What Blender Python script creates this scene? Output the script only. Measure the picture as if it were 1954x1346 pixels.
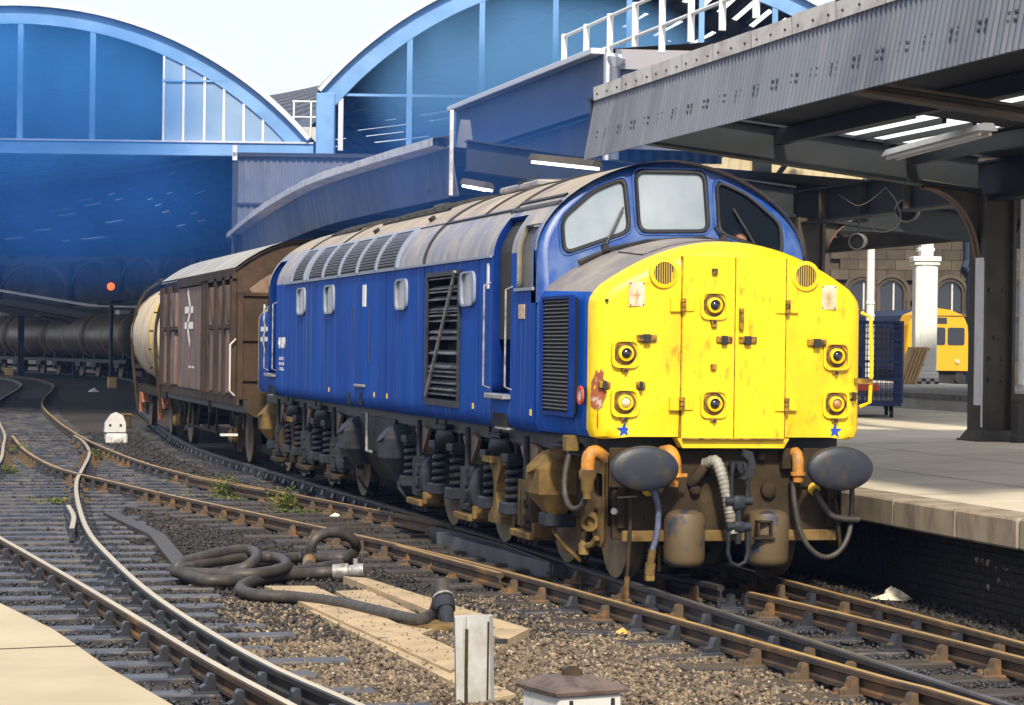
import bpy, math, random
import numpy as np
from mathutils import Vector, Matrix
from mathutils.geometry import tessellate_polygon

# ---------------------------------------------------------------- scene reset
for o in list(bpy.data.objects): bpy.data.objects.remove(o)
scene = bpy.context.scene
COL = scene.collection
random.seed(7)
RNG = np.random.default_rng(11)
rad = math.radians

# ---------------------------------------------------------------- camera
FPX, PW, PH = 4645.0, 1954.0, 1346.0
CAM = Vector((-7.39, -20.77, 2.125)); YAW, PITCH, ROLL = .2536, -.0023, .0132
_f = Vector((math.sin(YAW)*math.cos(PITCH), math.cos(YAW)*math.cos(PITCH), math.sin(PITCH)))
_r = Vector((math.cos(YAW), -math.sin(YAW), 0)); _u = _r.cross(_f)
CR = _r*math.cos(ROLL)+_u*math.sin(ROLL); CU = _u*math.cos(ROLL)-_r*math.sin(ROLL); CF = _f
cam_data = bpy.data.cameras.new('camera'); cam = bpy.data.objects.new('camera', cam_data); COL.objects.link(cam)
M = Matrix.Identity(4)
for i in range(3):
    M[i][0] = CR[i]; M[i][1] = CU[i]; M[i][2] = -CF[i]; M[i][3] = CAM[i]
cam.matrix_world = M
cam_data.sensor_width = 36; cam_data.lens = 36*FPX/PW; cam_data.clip_start = .1; cam_data.clip_end = 3000
scene.camera = cam

# ---------------------------------------------------------------- sky and sun
SUN_AZ, SUN_EL = rad(192), rad(42)          # azimuth clockwise from +Y: behind the photographer
world = bpy.data.worlds.new('World'); scene.world = world; world.use_nodes = True
wn = world.node_tree; wn.nodes.clear()
wo = wn.nodes.new('ShaderNodeOutputWorld'); wb = wn.nodes.new('ShaderNodeBackground')
sky = wn.nodes.new('ShaderNodeTexSky'); sky.sky_type = 'NISHITA'; sky.sun_disc = False
sky.sun_elevation = SUN_EL; sky.sun_rotation = SUN_AZ; sky.air_density = 1.0; sky.dust_density = 3.0
wm = wn.nodes.new('ShaderNodeMix'); wm.data_type = 'RGBA'; wm.blend_type = 'MIX'
wm.inputs[0].default_value = .62; wm.inputs[7].default_value = (9.6, 10.2, 11.2, 1)   # bright thin overcast over the blue
wn.links.new(sky.outputs[0], wm.inputs[6]); wn.links.new(wm.outputs[2], wb.inputs[0])
wb.inputs[1].default_value = .092
wn.links.new(wb.outputs[0], wo.inputs[0])
sd = bpy.data.lights.new('sun', 'SUN'); sd.energy = 4.0; sd.angle = rad(5); sd.color = (1, .90, .70)
so = bpy.data.objects.new('sun', sd); COL.objects.link(so)
sdir = Vector((math.sin(SUN_AZ)*math.cos(SUN_EL), math.cos(SUN_AZ)*math.cos(SUN_EL), math.sin(SUN_EL)))
so.rotation_euler = sdir.to_track_quat('Z', 'Y').to_euler(); so.location = (0, -30, 40)

vs = scene.view_settings; vs.view_transform = 'Standard'; vs.look = 'None'; vs.gamma = 1; vs.exposure = .52
vs.use_curve_mapping = False
scene.render.engine = 'CYCLES'
cy = scene.cycles
cy.max_bounces = 6; cy.diffuse_bounces = 3; cy.glossy_bounces = 3; cy.transmission_bounces = 4; cy.transparent_max_bounces = 8
cy.volume_bounces = 0; cy.volume_step_rate = 4; cy.volume_max_steps = 96
cy.sample_clamp_indirect = 4

# ---------------------------------------------------------------- helpers: pixel of the photograph -> point of the place
def ray(x, y): return CF + CR*((x-PW/2)/FPX) + CU*((PH/2-y)/FPX)
def at_depth(x, y, d): return CAM + ray(x, y)*d
def on_z(x, y, z): d = ray(x, y); return CAM + d*((z-CAM.z)/d.z)
def on_x(x, y, X): d = ray(x, y); return CAM + d*((X-CAM.x)/d.x)
def on_y(x, y, Y): d = ray(x, y); return CAM + d*((Y-CAM.y)/d.y)

# ---------------------------------------------------------------- materials
MATS = {}
def mat(name, c, rough=.6, metal=0., c2=None, scale=2., lo=.42, hi=.62, bump=0., bscale=60., stretch=(1, 1, 1), spec=.5,
        c3=None, scale3=.7, lo3=.55, hi3=.75, stretch3=(1, 1, 1), rough2=None, alpha=None, transl=0., emit=None, coat=0., detail=6):
    if name in MATS: return MATS[name]
    m = bpy.data.materials.new(name); m.use_nodes = True; nt = m.node_tree; nt.nodes.clear()
    N, L = nt.nodes.new, nt.links.new
    out = N('ShaderNodeOutputMaterial'); b = N('ShaderNodeBsdfPrincipled'); L(b.outputs[0], out.inputs[0])
    b.inputs['Roughness'].default_value = rough; b.inputs['Metallic'].default_value = metal
    b.inputs['Specular IOR Level'].default_value = spec; b.inputs['Coat Weight'].default_value = coat
    b.inputs['Base Color'].default_value = (*c, 1)
    if c2 or c3 or bump:
        tc = N('ShaderNodeTexCoord'); oi = N('ShaderNodeObjectInfo'); ml = N('ShaderNodeMath'); ml.operation = 'MULTIPLY'; ml.inputs[1].default_value = 37.
        L(oi.outputs['Random'], ml.inputs[0]); va = N('ShaderNodeVectorMath'); va.operation = 'ADD'
        L(tc.outputs['Object'], va.inputs[0]); L(ml.outputs[0], va.inputs[1])
        def noise(sc, st, dt=detail):
            mp = N('ShaderNodeMapping'); mp.inputs['Scale'].default_value = st; L(va.outputs[0], mp.inputs[0])
            n = N('ShaderNodeTexNoise'); n.inputs['Scale'].default_value = sc; n.inputs['Detail'].default_value = dt; n.inputs['Roughness'].default_value = .62
            L(mp.outputs[0], n.inputs[0]); return n
        def ramp(n, a, z):
            r = N('ShaderNodeMapRange'); r.inputs[1].default_value = a; r.inputs[2].default_value = z; L(n.outputs[0], r.inputs[0]); r.clamp = True; return r
        col = None
        if c2:
            r = ramp(noise(scale, stretch), lo, hi); mx = N('ShaderNodeMix'); mx.data_type = 'RGBA'
            mx.inputs[6].default_value = (*c, 1); mx.inputs[7].default_value = (*c2, 1); L(r.outputs[0], mx.inputs[0]); col = mx.outputs[2]
            if rough2 is not None:
                rr = N('ShaderNodeMapRange'); rr.inputs[3].default_value = rough; rr.inputs[4].default_value = rough2
                L(r.outputs[0], rr.inputs[0]); L(rr.outputs[0], b.inputs['Roughness'])
        if c3:
            r = ramp(noise(scale3, stretch3), lo3, hi3); mx = N('ShaderNodeMix'); mx.data_type = 'RGBA'
            mx.inputs[6].default_value = (*c, 1); mx.inputs[7].default_value = (*c3, 1)
            if col: L(col, mx.inputs[6])
            L(r.outputs[0], mx.inputs[0]); col = mx.outputs[2]
        if col: L(col, b.inputs['Base Color'])
        if bump:
            n = noise(bscale, (1, 1, 1), 4); bp = N('ShaderNodeBump'); bp.inputs['Strength'].default_value = bump; bp.inputs['Distance'].default_value = .02
            L(n.outputs[0], bp.inputs['Height']); L(bp.outputs[0], b.inputs['Normal'])
    if emit:
        b.inputs['Emission Color'].default_value = (*emit[:3], 1); b.inputs['Emission Strength'].default_value = emit[3]
    if transl:
        tl = N('ShaderNodeBsdfTranslucent'); tl.inputs[0].default_value = (*c, 1); ms = N('ShaderNodeMixShader'); ms.inputs[0].default_value = transl
        L(b.outputs[0], ms.inputs[1]); L(tl.outputs[0], ms.inputs[2]); L(ms.outputs[0], out.inputs[0])
    if alpha is not None:
        tr = N('ShaderNodeBsdfTransparent'); ms = N('ShaderNodeMixShader'); ms.inputs[0].default_value = alpha
        L(tr.outputs[0], ms.inputs[1]); L(b.outputs[0], ms.inputs[2]); L(ms.outputs[0], out.inputs[0])
    MATS[name] = m
    return m

BLUE = mat('rail_blue_paint', (.002, .050, .29), .6, c2=(.004, .070, .38), scale=1.3, stretch=(1, 1, .25), c3=(.10, .16, .30), scale3=1.7, lo3=.54, hi3=.76, stretch3=(1, 5.5, .16), bump=.10, bscale=2.2, spec=.08)
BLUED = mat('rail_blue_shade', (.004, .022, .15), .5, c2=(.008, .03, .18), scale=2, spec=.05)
CABBLUE = mat('cab_blue_paint', (.006, .05, .26), .4, c2=(.10, .16, .32), scale=2.6, lo=.42, hi=.75, bump=.03)
YELLOW = mat('warning_yellow_paint', (.86, .60, .004), .42, c2=(.70, .42, .004), scale=1.6, lo=.38, hi=.75, stretch=(1, 1, .5), c3=(.26, .11, .008), scale3=11, lo3=.585, hi3=.78, stretch3=(1, 1, .35), bump=.05, bscale=14)
YELLOWD = mat('dirty_yellow_paint', (.34, .18, .008), .6, c2=(.05, .026, .008), scale=16, lo=.42, hi=.62, bump=.15)
ROOFM = mat('loco_roof_grime', (.36, .29, .22), .7, c2=(.19, .165, .155), scale=1.6, lo=.4, hi=.7, stretch=(.6, 1.6, 1), c3=(.40, .35, .30), scale3=1.1, bump=.06, bscale=30)
ROOFSIDE = mat('loco_cantrail_grime', (.20, .20, .25), .5, c2=(.38, .33, .27), scale=1.8, lo=.42, hi=.66, stretch=(1, 1.5, 1), c3=(.06, .09, .27), scale3=1.4, lo3=.55, hi3=.8, bump=.04)
NOSETOP = mat('nose_top_grime', (.17, .155, .165), .6, c2=(.30, .26, .22), scale=2.5, lo=.4, hi=.7, bump=.05)
BLACK = mat('soot_black', (.012, .012, .015), .55, c2=(.03, .027, .025), scale=6)
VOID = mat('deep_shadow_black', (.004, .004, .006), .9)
RUBBER = mat('black_rubber', (.015, .015, .018), .5)
GREASE = mat('buffer_grease', (.016, .020, .034), .5, c2=(.05, .038, .022), scale=6, lo=.5, hi=.7, bump=.1, bscale=35, rough2=.5)
BRAKE = mat('brake_dust_tan', (.19, .12, .042), .85, c2=(.07, .045, .02), scale=4, lo=.4, hi=.65, c3=(.27, .18, .07), scale3=1.6, bump=.12, bscale=30, spec=.18)
BRAKED = mat('brake_dust_dark', (.030, .021, .013), .85, c2=(.065, .045, .023), scale=3.5, lo=.42, hi=.7, bump=.12, bscale=30, spec=.18)
OILY = mat('oily_black_steel', (.007, .007, .009), .45, c2=(.018, .017, .019), scale=5, lo=.4, hi=.7, bump=.12, bscale=30, rough2=.6, spec=.18)
STEELG = mat('grey_running_gear', (.030, .033, .044), .5, c2=(.010, .010, .013), scale=5, lo=.4, hi=.7, bump=.1, spec=.18)
TANKM = mat('worn_blue_tank', (.095, .064, .032), .6, c2=(.02, .026, .05), scale=6, lo=.52, hi=.60, stretch=(1, 1, .8), c3=(.085, .052, .022), scale3=3, bump=.1)
ORANGE = mat('orange_jumper', (.62, .24, .02), .6, c2=(.25, .13, .04), scale=7, lo=.38, hi=.62, bump=.1)
SILVER = mat('dull_aluminium', (.34, .34, .35), .45, .4, c2=(.16, .14, .12), scale=9, lo=.45, hi=.65)
HOSEM = mat('rubber_hose', (.030, .026, .023), .55, c2=(.065, .055, .045), scale=9, lo=.4, hi=.7, bump=.1, bscale=50)
HOSEB = mat('blue_rubber_hose', (.09, .11, .20), .5, c2=(.05, .05, .07), scale=12)
WHITE = mat('white_paint', (.78, .78, .76), .5, c2=(.6, .58, .54), scale=5, lo=.55, hi=.8)
DIRTYW = mat('dirty_white_paint', (.56, .55, .55), .6, c2=(.28, .24, .2), scale=7, lo=.55, hi=.75, bump=.08)
GLASSW = mat('dusty_sky_windscreen', (.20, .25, .31), .10, c2=(.30, .34, .38), scale=1.5, lo=.3, hi=.7, spec=.8)  # dust film plus sky reflection put into the pale base colour
GLASSD = mat('clear_windscreen', (.02, .03, .05), .06, alpha=.35, spec=.5)
GLASSK = mat('dark_glass', (.02, .025, .035), .08, spec=.8)
GLASSC = mat('cloudy_side_glass', (.30, .27, .22), .2, c2=(.16, .17, .2), scale=3, stretch=(1, 4, .6), spec=.6)
FRAME = mat('window_frame_grey', (.24, .27, .36), .5, .0, spec=.2)
RED = mat('faded_red', (.5, .06, .03), .5)
STARB = mat('star_blue', (.01, .06, .45), .4)
RUST = mat('bare_rust', (.28, .075, .03), .8, c2=(.5, .42, .38), scale=16, lo=.55, hi=.68, c3=(.6, .38, .02), scale3=20, lo3=.6, hi3=.66)
WHEELM = mat('wheel_steel', (.10, .065, .03), .6, c2=(.045, .03, .018), scale=3, bump=.08)
RAILM = mat('rusty_rail_web', (.075, .042, .020), .75, c2=(.026, .020, .018), scale=4, lo=.4, hi=.65, c3=(.26, .12, .025), scale3=1.4, lo3=.56, hi3=.76, bump=.15, bscale=30)
RAILD = mat('dark_rail_web', (.020, .020, .026), .5, c2=(.045, .032, .022), scale=4, lo=.4, hi=.7, bump=.12)
SHINE = mat('polished_head_sheen', (.74, .62, .42), .32, .45, c2=(.62, .52, .38), scale=6, stretch=(1, .15, 1), rough2=.36)  # bright base colour stands in for sky sheen on the polished steel
SHINEB = mat('rusty_rail_head', (.50, .33, .14), .45, .3, c2=(.34, .20, .08), scale=4, stretch=(1, .3, 1), lo=.45, hi=.7)
SHINEG = mat('dull_rail_head', (.34, .35, .40), .36, .85, c2=(.16, .14, .13), scale=4, stretch=(1, .3, 1), lo=.45, hi=.7)
CHAIRM = mat('rusty_chair', (.085, .055, .032), .8, c2=(.22, .095, .022), scale=7, lo=.52, hi=.7, c3=(.03, .026, .026), scale3=3, bump=.15)
CHAIRD = mat('oily_chair', (.030, .033, .046), .36, c2=(.014, .013, .014), scale=7, lo=.4, hi=.7, bump=.15)
SLEEP = mat('oiled_sleeper', (.020, .022, .034), .30, c2=(.075, .060, .048), scale=6, stretch=(.5, 3, 1), lo=.44, hi=.62, bump=.45, bscale=14, rough2=.55, spec=1.)
SLEEPD = mat('weathered_sleeper', (.030, .024, .022), .5, c2=(.06, .048, .04), scale=5, stretch=(.35, 3, 1), lo=.38, hi=.66, bump=.3, bscale=18)
GROUND = mat('cinder_ballast', (.020, .016, .014), .8, c2=(.055, .042, .030), scale=.9, lo=.35, hi=.65, c3=(.010, .010, .014), scale3=.35, lo3=.5, hi3=.7, bump=.7, bscale=26)
CONC = mat('platform_concrete', (.58, .51, .41), .8, c2=(.46, .40, .32), scale=.9, lo=.4, hi=.65, c3=(.34, .28, .21), scale3=.55, lo3=.60, hi3=.8, stretch3=(.5, 1.6, 1), bump=.08, bscale=40)
CONCE = mat('platform_edge_stone', (.30, .25, .19), .85, c2=(.16, .12, .085), scale=2.6, lo=.4, hi=.65, stretch=(1, 1.2, .5), c3=(.34, .19, .06), scale3=2.2, lo3=.62, hi3=.75, bump=.25)
SLAB = mat('trackside_concrete', (.42, .31, .19), .85, c2=(.31, .23, .14), scale=2.5, bump=.2, c3=(.12, .09, .06), scale3=4, lo3=.62, hi3=.7)
BRICKM = mat('sooty_brick', (.022, .018, .016), .7, c2=(.05, .036, .026), scale=3, lo=.45, hi=.7, bump=.3)
BRICKW = mat('limed_brick', (.03, .024, .02), .7, c2=(.42, .33, .24), scale=7, lo=.56, hi=.62, bump=.3)
CORR = mat('corrugated_grey', (.135, .15, .195), .6, c2=(.095, .105, .14), scale=.7, stretch=(1, 1, .4), c3=(.18, .18, .215), scale3=1.4, stretch3=(1, 2, .3), lo3=.5, hi3=.75, spec=.18)
CAP = mat('pale_capping', (.62, .59, .56), .6, c2=(.32, .27, .25), scale=2.6, lo=.45, hi=.75, stretch=(1, .8, 1.4), bump=.08)
CREAM = mat('cream_cladding', (.58, .50, .33), .6, c2=(.48, .40, .26), scale=1.3)
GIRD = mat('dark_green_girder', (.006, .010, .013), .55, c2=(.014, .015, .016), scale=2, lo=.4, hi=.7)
GIRDB = mat('brown_girder', (.075, .058, .038), .6, c2=(.045, .038, .030), scale=1.6, bump=.05)
PANEM = mat('wired_roof_glass', (.86, .90, .93), .4, transl=.92)
SHEDP = mat('haze_blue_ironwork', (.17, .33, .62), .6, c2=(.12, .26, .52), scale=.9)  # smoke haze before the gable painted into the ironwork as pale blue
SHEDE = mat('pale_roof_edge', (.55, .56, .62), .6)
SHEDG = mat('milky_haze_blue_glass', (.40, .56, .78), .4, c2=(.30, .46, .70), scale=1.1, lo=.35, hi=.65, transl=.4)  # milky glass with the blue of the smoke put into its colour
SHEDR = mat('soot_blue_roof_boards', (.085, .095, .12), .7, c2=(.06, .07, .10), scale=.6)
SHEDC = mat('arcade_ironwork', (.010, .014, .024), .6)
STONE = mat('sooty_sandstone', (.05, .038, .028), .85, c2=(.08, .06, .042), scale=1.0, lo=.4, hi=.65, bump=.1)
STONEL = mat('paler_sandstone', (.07, .054, .038), .85, c2=(.10, .077, .052), scale=1.0, bump=.1)
VANB = mat('van_brown', (.042, .027, .017), .75, c2=(.075, .046, .03), scale=2.4, stretch=(1, 1, .5), lo=.4, hi=.68, c3=(.03, .022, .018), scale3=2, lo3=.5, hi3=.7, bump=.1, spec=.18)
VANDOOR = mat('van_faded_door', (.20, .135, .12), .7, c2=(.13, .085, .07), scale=2.4, stretch=(1, 1, .45), lo=.42, hi=.66, c3=(.30, .21, .18), scale3=3, stretch3=(1, 1, .3), lo3=.58, hi3=.7, bump=.08, spec=.18)
VANROOF = mat('van_roof_grey', (.36, .35, .34), .7, c2=(.24, .22, .2), scale=1.6, lo=.4, hi=.7, spec=.2)
TANKC = mat('cream_tank', (.62, .50, .34), .5, c2=(.40, .28, .17), scale=2, lo=.55, hi=.8)
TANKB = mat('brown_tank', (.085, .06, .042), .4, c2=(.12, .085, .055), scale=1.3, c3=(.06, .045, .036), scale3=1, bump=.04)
DMUY = mat('railcar_yellow', (.72, .38, .012), .45)
CAGE = mat('trolley_blue', (.008, .026, .12), .5)
GREENL = mat('weed_green', (.07, .11, .015), .6, c2=(.24, .24, .03), scale=8, transl=.3)
WOODP = mat('pallet_wood', (.62, .40, .18), .7)
PEBBLE = mat('pebbles', (.205, .15, .096), .8, c2=(.06, .044, .032), scale=14, lo=.42, hi=.56, c3=(.42, .34, .24), scale3=23, lo3=.585, hi3=.64)
SKIN = mat('skin', (.70, .32, .16), .5)
CLOTH = mat('dark_cloth', (.02, .022, .035), .8)
TUBE = mat('lit_tube', (.9, .9, .85), .4, emit=(1, .97, .88, 2.2))
LIGHTR = mat('signal_red', (.6, .04, .01), .4, emit=(1, .09, .012, 2.2))
LENS = mat('dark_lens', (.012, .012, .03), .05, spec=.9)
LENSL = mat('lit_look_lens', (.60, .54, .36), .15, spec=.8)  # lit look painted into the lens colour, no emission
LENSO = mat('lit_look_amber_lens', (.38, .17, .06), .2, spec=.8)  # orange glow of the lamp put into the lens colour
PAPER = mat('litter_paper', (.72, .66, .52), .8)

# ---------------------------------------------------------------- mesh builder
class MB:
    def __init__(s): s.v = []; s.f = []
    def add(s, vs, fs):
        n = len(s.v); s.v += [tuple(p) for p in vs]; s.f += [tuple(i+n for i in f) for f in fs]; return s
    def box(s, x0, x1, y0, y1, z0, z1, b=0.):
        if b <= 0:
            return s.add([(x, y, z) for z in (z0, z1) for y in (y0, y1) for x in (x0, x1)],
                         [(0, 2, 3, 1), (4, 5, 7, 6), (0, 1, 5, 4), (2, 6, 7, 3), (0, 4, 6, 2), (1, 3, 7, 5)])
        V = []; idx = {}
        for sx, xx in ((0, x0), (1, x1)):
            for sy, yy in ((0, y0), (1, y1)):
                for sz, zz in ((0, z0), (1, z1)):
                    ix, iy, iz = xx+(b if sx == 0 else -b), yy+(b if sy == 0 else -b), zz+(b if sz == 0 else -b)
                    for k, p in enumerate(((xx, iy, iz), (ix, yy, iz), (ix, iy, zz))):
                        idx[sx, sy, sz, k] = len(V); V.append(p)
        F = []
        for k in range(3):
            o1, o2 = [a for a in range(3) if a != k]
            for sd_ in (0, 1):
                q = []
                for a, c in ((0, 0), (1, 0), (1, 1), (0, 1)):
                    t = [0, 0, 0]; t[k] = sd_; t[o1] = a; t[o2] = c; q.append(idx[t[0], t[1], t[2], k])
                F.append(q)
        for k in range(3):
            o1, o2 = [a for a in range(3) if a != k]
            for a in (0, 1):
                for c in (0, 1):
                    t0 = [0, 0, 0]; t1 = [0, 0, 0]; t0[o1] = t1[o1] = a; t0[o2] = t1[o2] = c; t1[k] = 1
                    F.append([idx[(*t0, o1)], idx[(*t1, o1)], idx[(*t1, o2)], idx[(*t0, o2)]])
        for sx in (0, 1):
            for sy in (0, 1):
                for sz in (0, 1): F.append([idx[sx, sy, sz, k] for k in range(3)])
        return s.add(V, F)
    def hull8(s, bot, top):
        n = len(bot)
        return s.add(list(bot)+list(top), [tuple(range(n))[::-1], tuple(range(n, 2*n))]+[(i, (i+1) % n, n+(i+1) % n, n+i) for i in range(n)])
    def prism(s, poly, axis, a, b):
        """poly: 2-D points; axis 'x','y','z' is the extrusion axis from a to b"""
        def P(p, t): return {'x': (t, p[0], p[1]), 'y': (p[0], t, p[1]), 'z': (p[0], p[1], t)}[axis]
        n = len(poly); V = [P(p, a) for p in poly]+[P(p, b) for p in poly]
        tris = tessellate_polygon([[Vector((p[0], p[1], 0)) for p in poly]])
        F = [tuple(t) for t in tris]+[tuple(i+n for i in t[::-1]) for t in tris]+[(i, (i+1) % n, n+(i+1) % n, n+i) for i in range(n)]
        return s.add(V, F)
    def cyl(s, p0, p1, r0, r1=None, n=12, caps=True):
        p0, p1 = Vector(p0), Vector(p1); r1 = r0 if r1 is None else r1
        d = (p1-p0).normalized(); a = d.orthogonal().normalized(); b = d.cross(a)
        V = [p0+(a*math.cos(t)+b*math.sin(t))*r0 for t in [2*math.pi*i/n for i in range(n)]]+[p1+(a*math.cos(t)+b*math.sin(t))*r1 for t in [2*math.pi*i/n for i in range(n)]]
        F = [(i, (i+1) % n, n+(i+1) % n, n+i) for i in range(n)]
        if caps: F += [tuple(range(n))[::-1], tuple(range(n, 2*n))]
        return s.add(V, F)
    def tube(s, pts, r, n=8, caps=True):
        pts = [Vector(p) for p in pts]; V = []; up = None; m = len(pts)
        for i, p in enumerate(pts):
            d = (pts[min(i+1, m-1)]-pts[max(i-1, 0)]).normalized()
            up = d.orthogonal().normalized() if up is None else (up-d*up.dot(d)).normalized()
            b = d.cross(up); rr = r[i] if isinstance(r, (list, tuple)) else r
            V += [p+(up*math.cos(t)+b*math.sin(t))*rr for t in [2*math.pi*k/n for k in range(n)]]
        F = [(i*n+k, i*n+(k+1) % n, (i+1)*n+(k+1) % n, (i+1)*n+k) for i in range(m-1) for k in range(n)]
        if caps: F += [tuple(range(n))[::-1], tuple((m-1)*n+k for k in range(n))]
        return s.add(V, F)
    def lathe(s, prof, o, axis, n=20, sx=1., sy=1.):
        """prof: (radius, along) list; around axis from origin o; sx, sy squash the circle"""
        o, d = Vector(o), Vector(axis).normalized()
        a = Vector((1, 0, 0)) if abs(d.x) < .9 else Vector((0, 1, 0)); a = (a-d*a.dot(d)).normalized(); b = d.cross(a); V = []
        for r, h in prof: V += [o+d*h+a*(math.cos(t)*r*sx)+b*(math.sin(t)*r*sy) for t in [2*math.pi*k/n for k in range(n)]]
        m = len(prof)
        F = [(i*n+k, i*n+(k+1) % n, (i+1)*n+(k+1) % n, (i+1)*n+k) for i in range(m-1) for k in range(n)]
        F += [tuple(range(n))[::-1], tuple((m-1)*n+k for k in range(n))]
        return s.add(V, F)
    def sweep(s, pts, prof, closed=True, caps=True):
        """profile (right, up) swept along a path, kept upright"""
        m, k = len(pts), len(prof); V = []
        for i, p in enumerate(pts):
            q0, q1 = pts[max(i-1, 0)], pts[min(i+1, m-1)]; tx, ty = q1[0]-q0[0], q1[1]-q0[1]; l = math.hypot(tx, ty) or 1
            rx, ry = ty/l, -tx/l; z = p[2] if len(p) > 2 else 0
            V += [(p[0]+rx*a, p[1]+ry*a, z+b) for a, b in prof]
        kk = k if closed else k-1
        F = [(i*k+j, i*k+(j+1) % k, (i+1)*k+(j+1) % k, (i+1)*k+j) for i in range(m-1) for j in range(kk)]
        if closed and caps: F += [tuple(range(k))[::-1], tuple((m-1)*k+j for j in range(k))]
        return s.add(V, F)
    def loft(s, secs, closed=False):
        k = len(secs[0]); V = [p for sec in secs for p in sec]; kk = k if closed else k-1
        return s.add(V, [(i*k+j, i*k+(j+1) % k, (i+1)*k+(j+1) % k, (i+1)*k+j) for i in range(len(secs)-1) for j in range(kk)])
    def build(s, name, m, parent=None, smooth=None, loc=None, rotz=None):
        me = bpy.data.meshes.new(name); me.from_pydata(s.v, [], s.f); me.update()
        o = bpy.data.objects.new(name, me); COL.objects.link(o); me.materials.append(m)
        if smooth: smooth_mesh(me, smooth)
        if parent: o.parent = parent
        if loc: o.location = loc
        if rotz is not None: o.rotation_euler = (0, 0, rotz)
        return o
def smooth_mesh(me, ang):
    me.polygons.foreach_set('use_smooth', [True]*len(me.polygons))
    import bmesh
    bm = bmesh.new(); bm.from_mesh(me); bmesh.ops.recalc_face_normals(bm, faces=bm.faces); c = rad(ang)
    for e in bm.edges:
        if len(e.link_faces) == 2 and e.calc_face_angle(0) > c: e.smooth = False
    bm.to_mesh(me); bm.free()
def inst(src, parent=None, loc=(0, 0, 0), rot=(0, 0, 0), scale=None):
    o = src.copy(); COL.objects.link(o); o.parent = parent; o.location = loc; o.rotation_euler = rot
    if scale: o.scale = scale
    return o
def tag(o, label, cat, group=None):
    o['label'] = label; o['category'] = cat
    if group: o['group'] = group
    return o
def thing(name, label, cat, loc=(0, 0, 0), rotz=0., group=None):
    o = bpy.data.objects.new(name, None); COL.objects.link(o); o.location = loc; o.rotation_euler = (0, 0, rotz); o.empty_display_size = .2
    return tag(o, label, cat, group)
def struct(o): o['kind'] = 'structure'; return o
def stuff(o): o['kind'] = 'stuff'; return o
def copy_tree(o, parent=None):
    c = o.copy(); COL.objects.link(c); c.parent = parent
    for ch in list(o.children): copy_tree(ch, c)
    return c
def spline(ctrl, step=.5):
    """Catmull-Rom through 2-D or 3-D control points"""
    P = [Vector((*p, 0)) if len(p) == 2 else Vector(p) for p in ctrl]; P = [P[0]*2-P[1]]+P+[P[-1]*2-P[-2]]; out = []
    for i in range(1, len(P)-2):
        n = max(1, int((P[i+1]-P[i]).length/step))
        for k in range(n):
            t = k/n; a, b, c, d = P[i-1], P[i], P[i+1], P[i+2]
            out.append(.5*((2*b)+(c-a)*t+(2*a-5*b+4*c-d)*t*t+(3*b-a-3*c+d)*t*t*t))
    out.append(P[-2]); return out
def offset(pts, d):
    out = []
    for i, p in enumerate(pts):
        q0, q1 = pts[max(i-1, 0)], pts[min(i+1, len(pts)-1)]; t = (q1-q0).normalized(); out.append(Vector((p.x+t.y*d, p.y-t.x*d, p.z)))
    return out
def x_at(pts, y):
    for a, b in zip(pts, pts[1:]):
        if (a.y-y)*(b.y-y) <= 0 and a.y != b.y: return a.x+(b.x-a.x)*(y-a.y)/(b.y-a.y)
    return None
def rounded(poly, r, n=5):
    out = []; m = len(poly)
    for i in range(m):
        p = Vector(poly[i]); a = (Vector(poly[i-1])-p); b = (Vector(poly[(i+1) % m])-p); rr = min(r, a.length*.45, b.length*.45)
        p0, p1 = p+a.normalized()*rr, p+b.normalized()*rr
        for k in range(n+1):
            t = k/n; q = p0*(1-t)**2+p*2*t*(1-t)+p1*t*t; out.append((q.x, q.y))
    return out
def fill_loops(loops):
    """triangles of loops[0] minus the other loops"""
    from mathutils.geometry import delaunay_2d_cdt
    V = []; E_ = []
    for lp in loops:
        n = len(V); k = len(lp); V += [Vector(p) for p in lp]; E_ += [(n+i, n+(i+1) % k) for i in range(k)]
    vs_, _, fs, *_r2 = delaunay_2d_cdt(V, E_, [], 0, 1e-5)
    def inside(p, lp):
        c = False
        for (x0, y0), (x1, y1) in zip(lp, lp[1:]+lp[:1]):
            if (y0 > p[1]) != (y1 > p[1]) and p[0] < (x1-x0)*(p[1]-y0)/(y1-y0)+x0: c = not c
        return c
    F = []
    for f in fs:
        m = [sum(vs_[i][a] for i in f)/len(f) for a in (0, 1)]
        if inside(m, loops[0]) and not any(inside(m, h) for h in loops[1:]): F.append(tuple(f))
    return [tuple(v) for v in vs_], F
def text_mesh(name, txt, size, m, parent, mw):
    cu = bpy.data.curves.new(name, 'FONT'); cu.body = txt; cu.size = size; cu.extrude = .002; cu.align_x = 'CENTER'; cu.align_y = 'CENTER'
    t = bpy.data.objects.new(name, cu); COL.objects.link(t); bpy.context.view_layer.update()
    me = bpy.data.meshes.new_from_object(t.evaluated_get(bpy.context.evaluated_depsgraph_get())); me.name = name
    bpy.data.objects.remove(t)
    me.transform(mw); me.materials.clear(); me.materials.append(m)
    o = bpy.data.objects.new(name, me); COL.objects.link(o); o.parent = parent; return o
# ================================================================ GROUND
g = MB(); g.add([(-70, -45, -.2), (90, -45, -.2), (90, 210, -.2), (-70, 210, -.2)], [(0, 1, 2, 3)])
struct(g.build('ground', GROUND))

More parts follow.
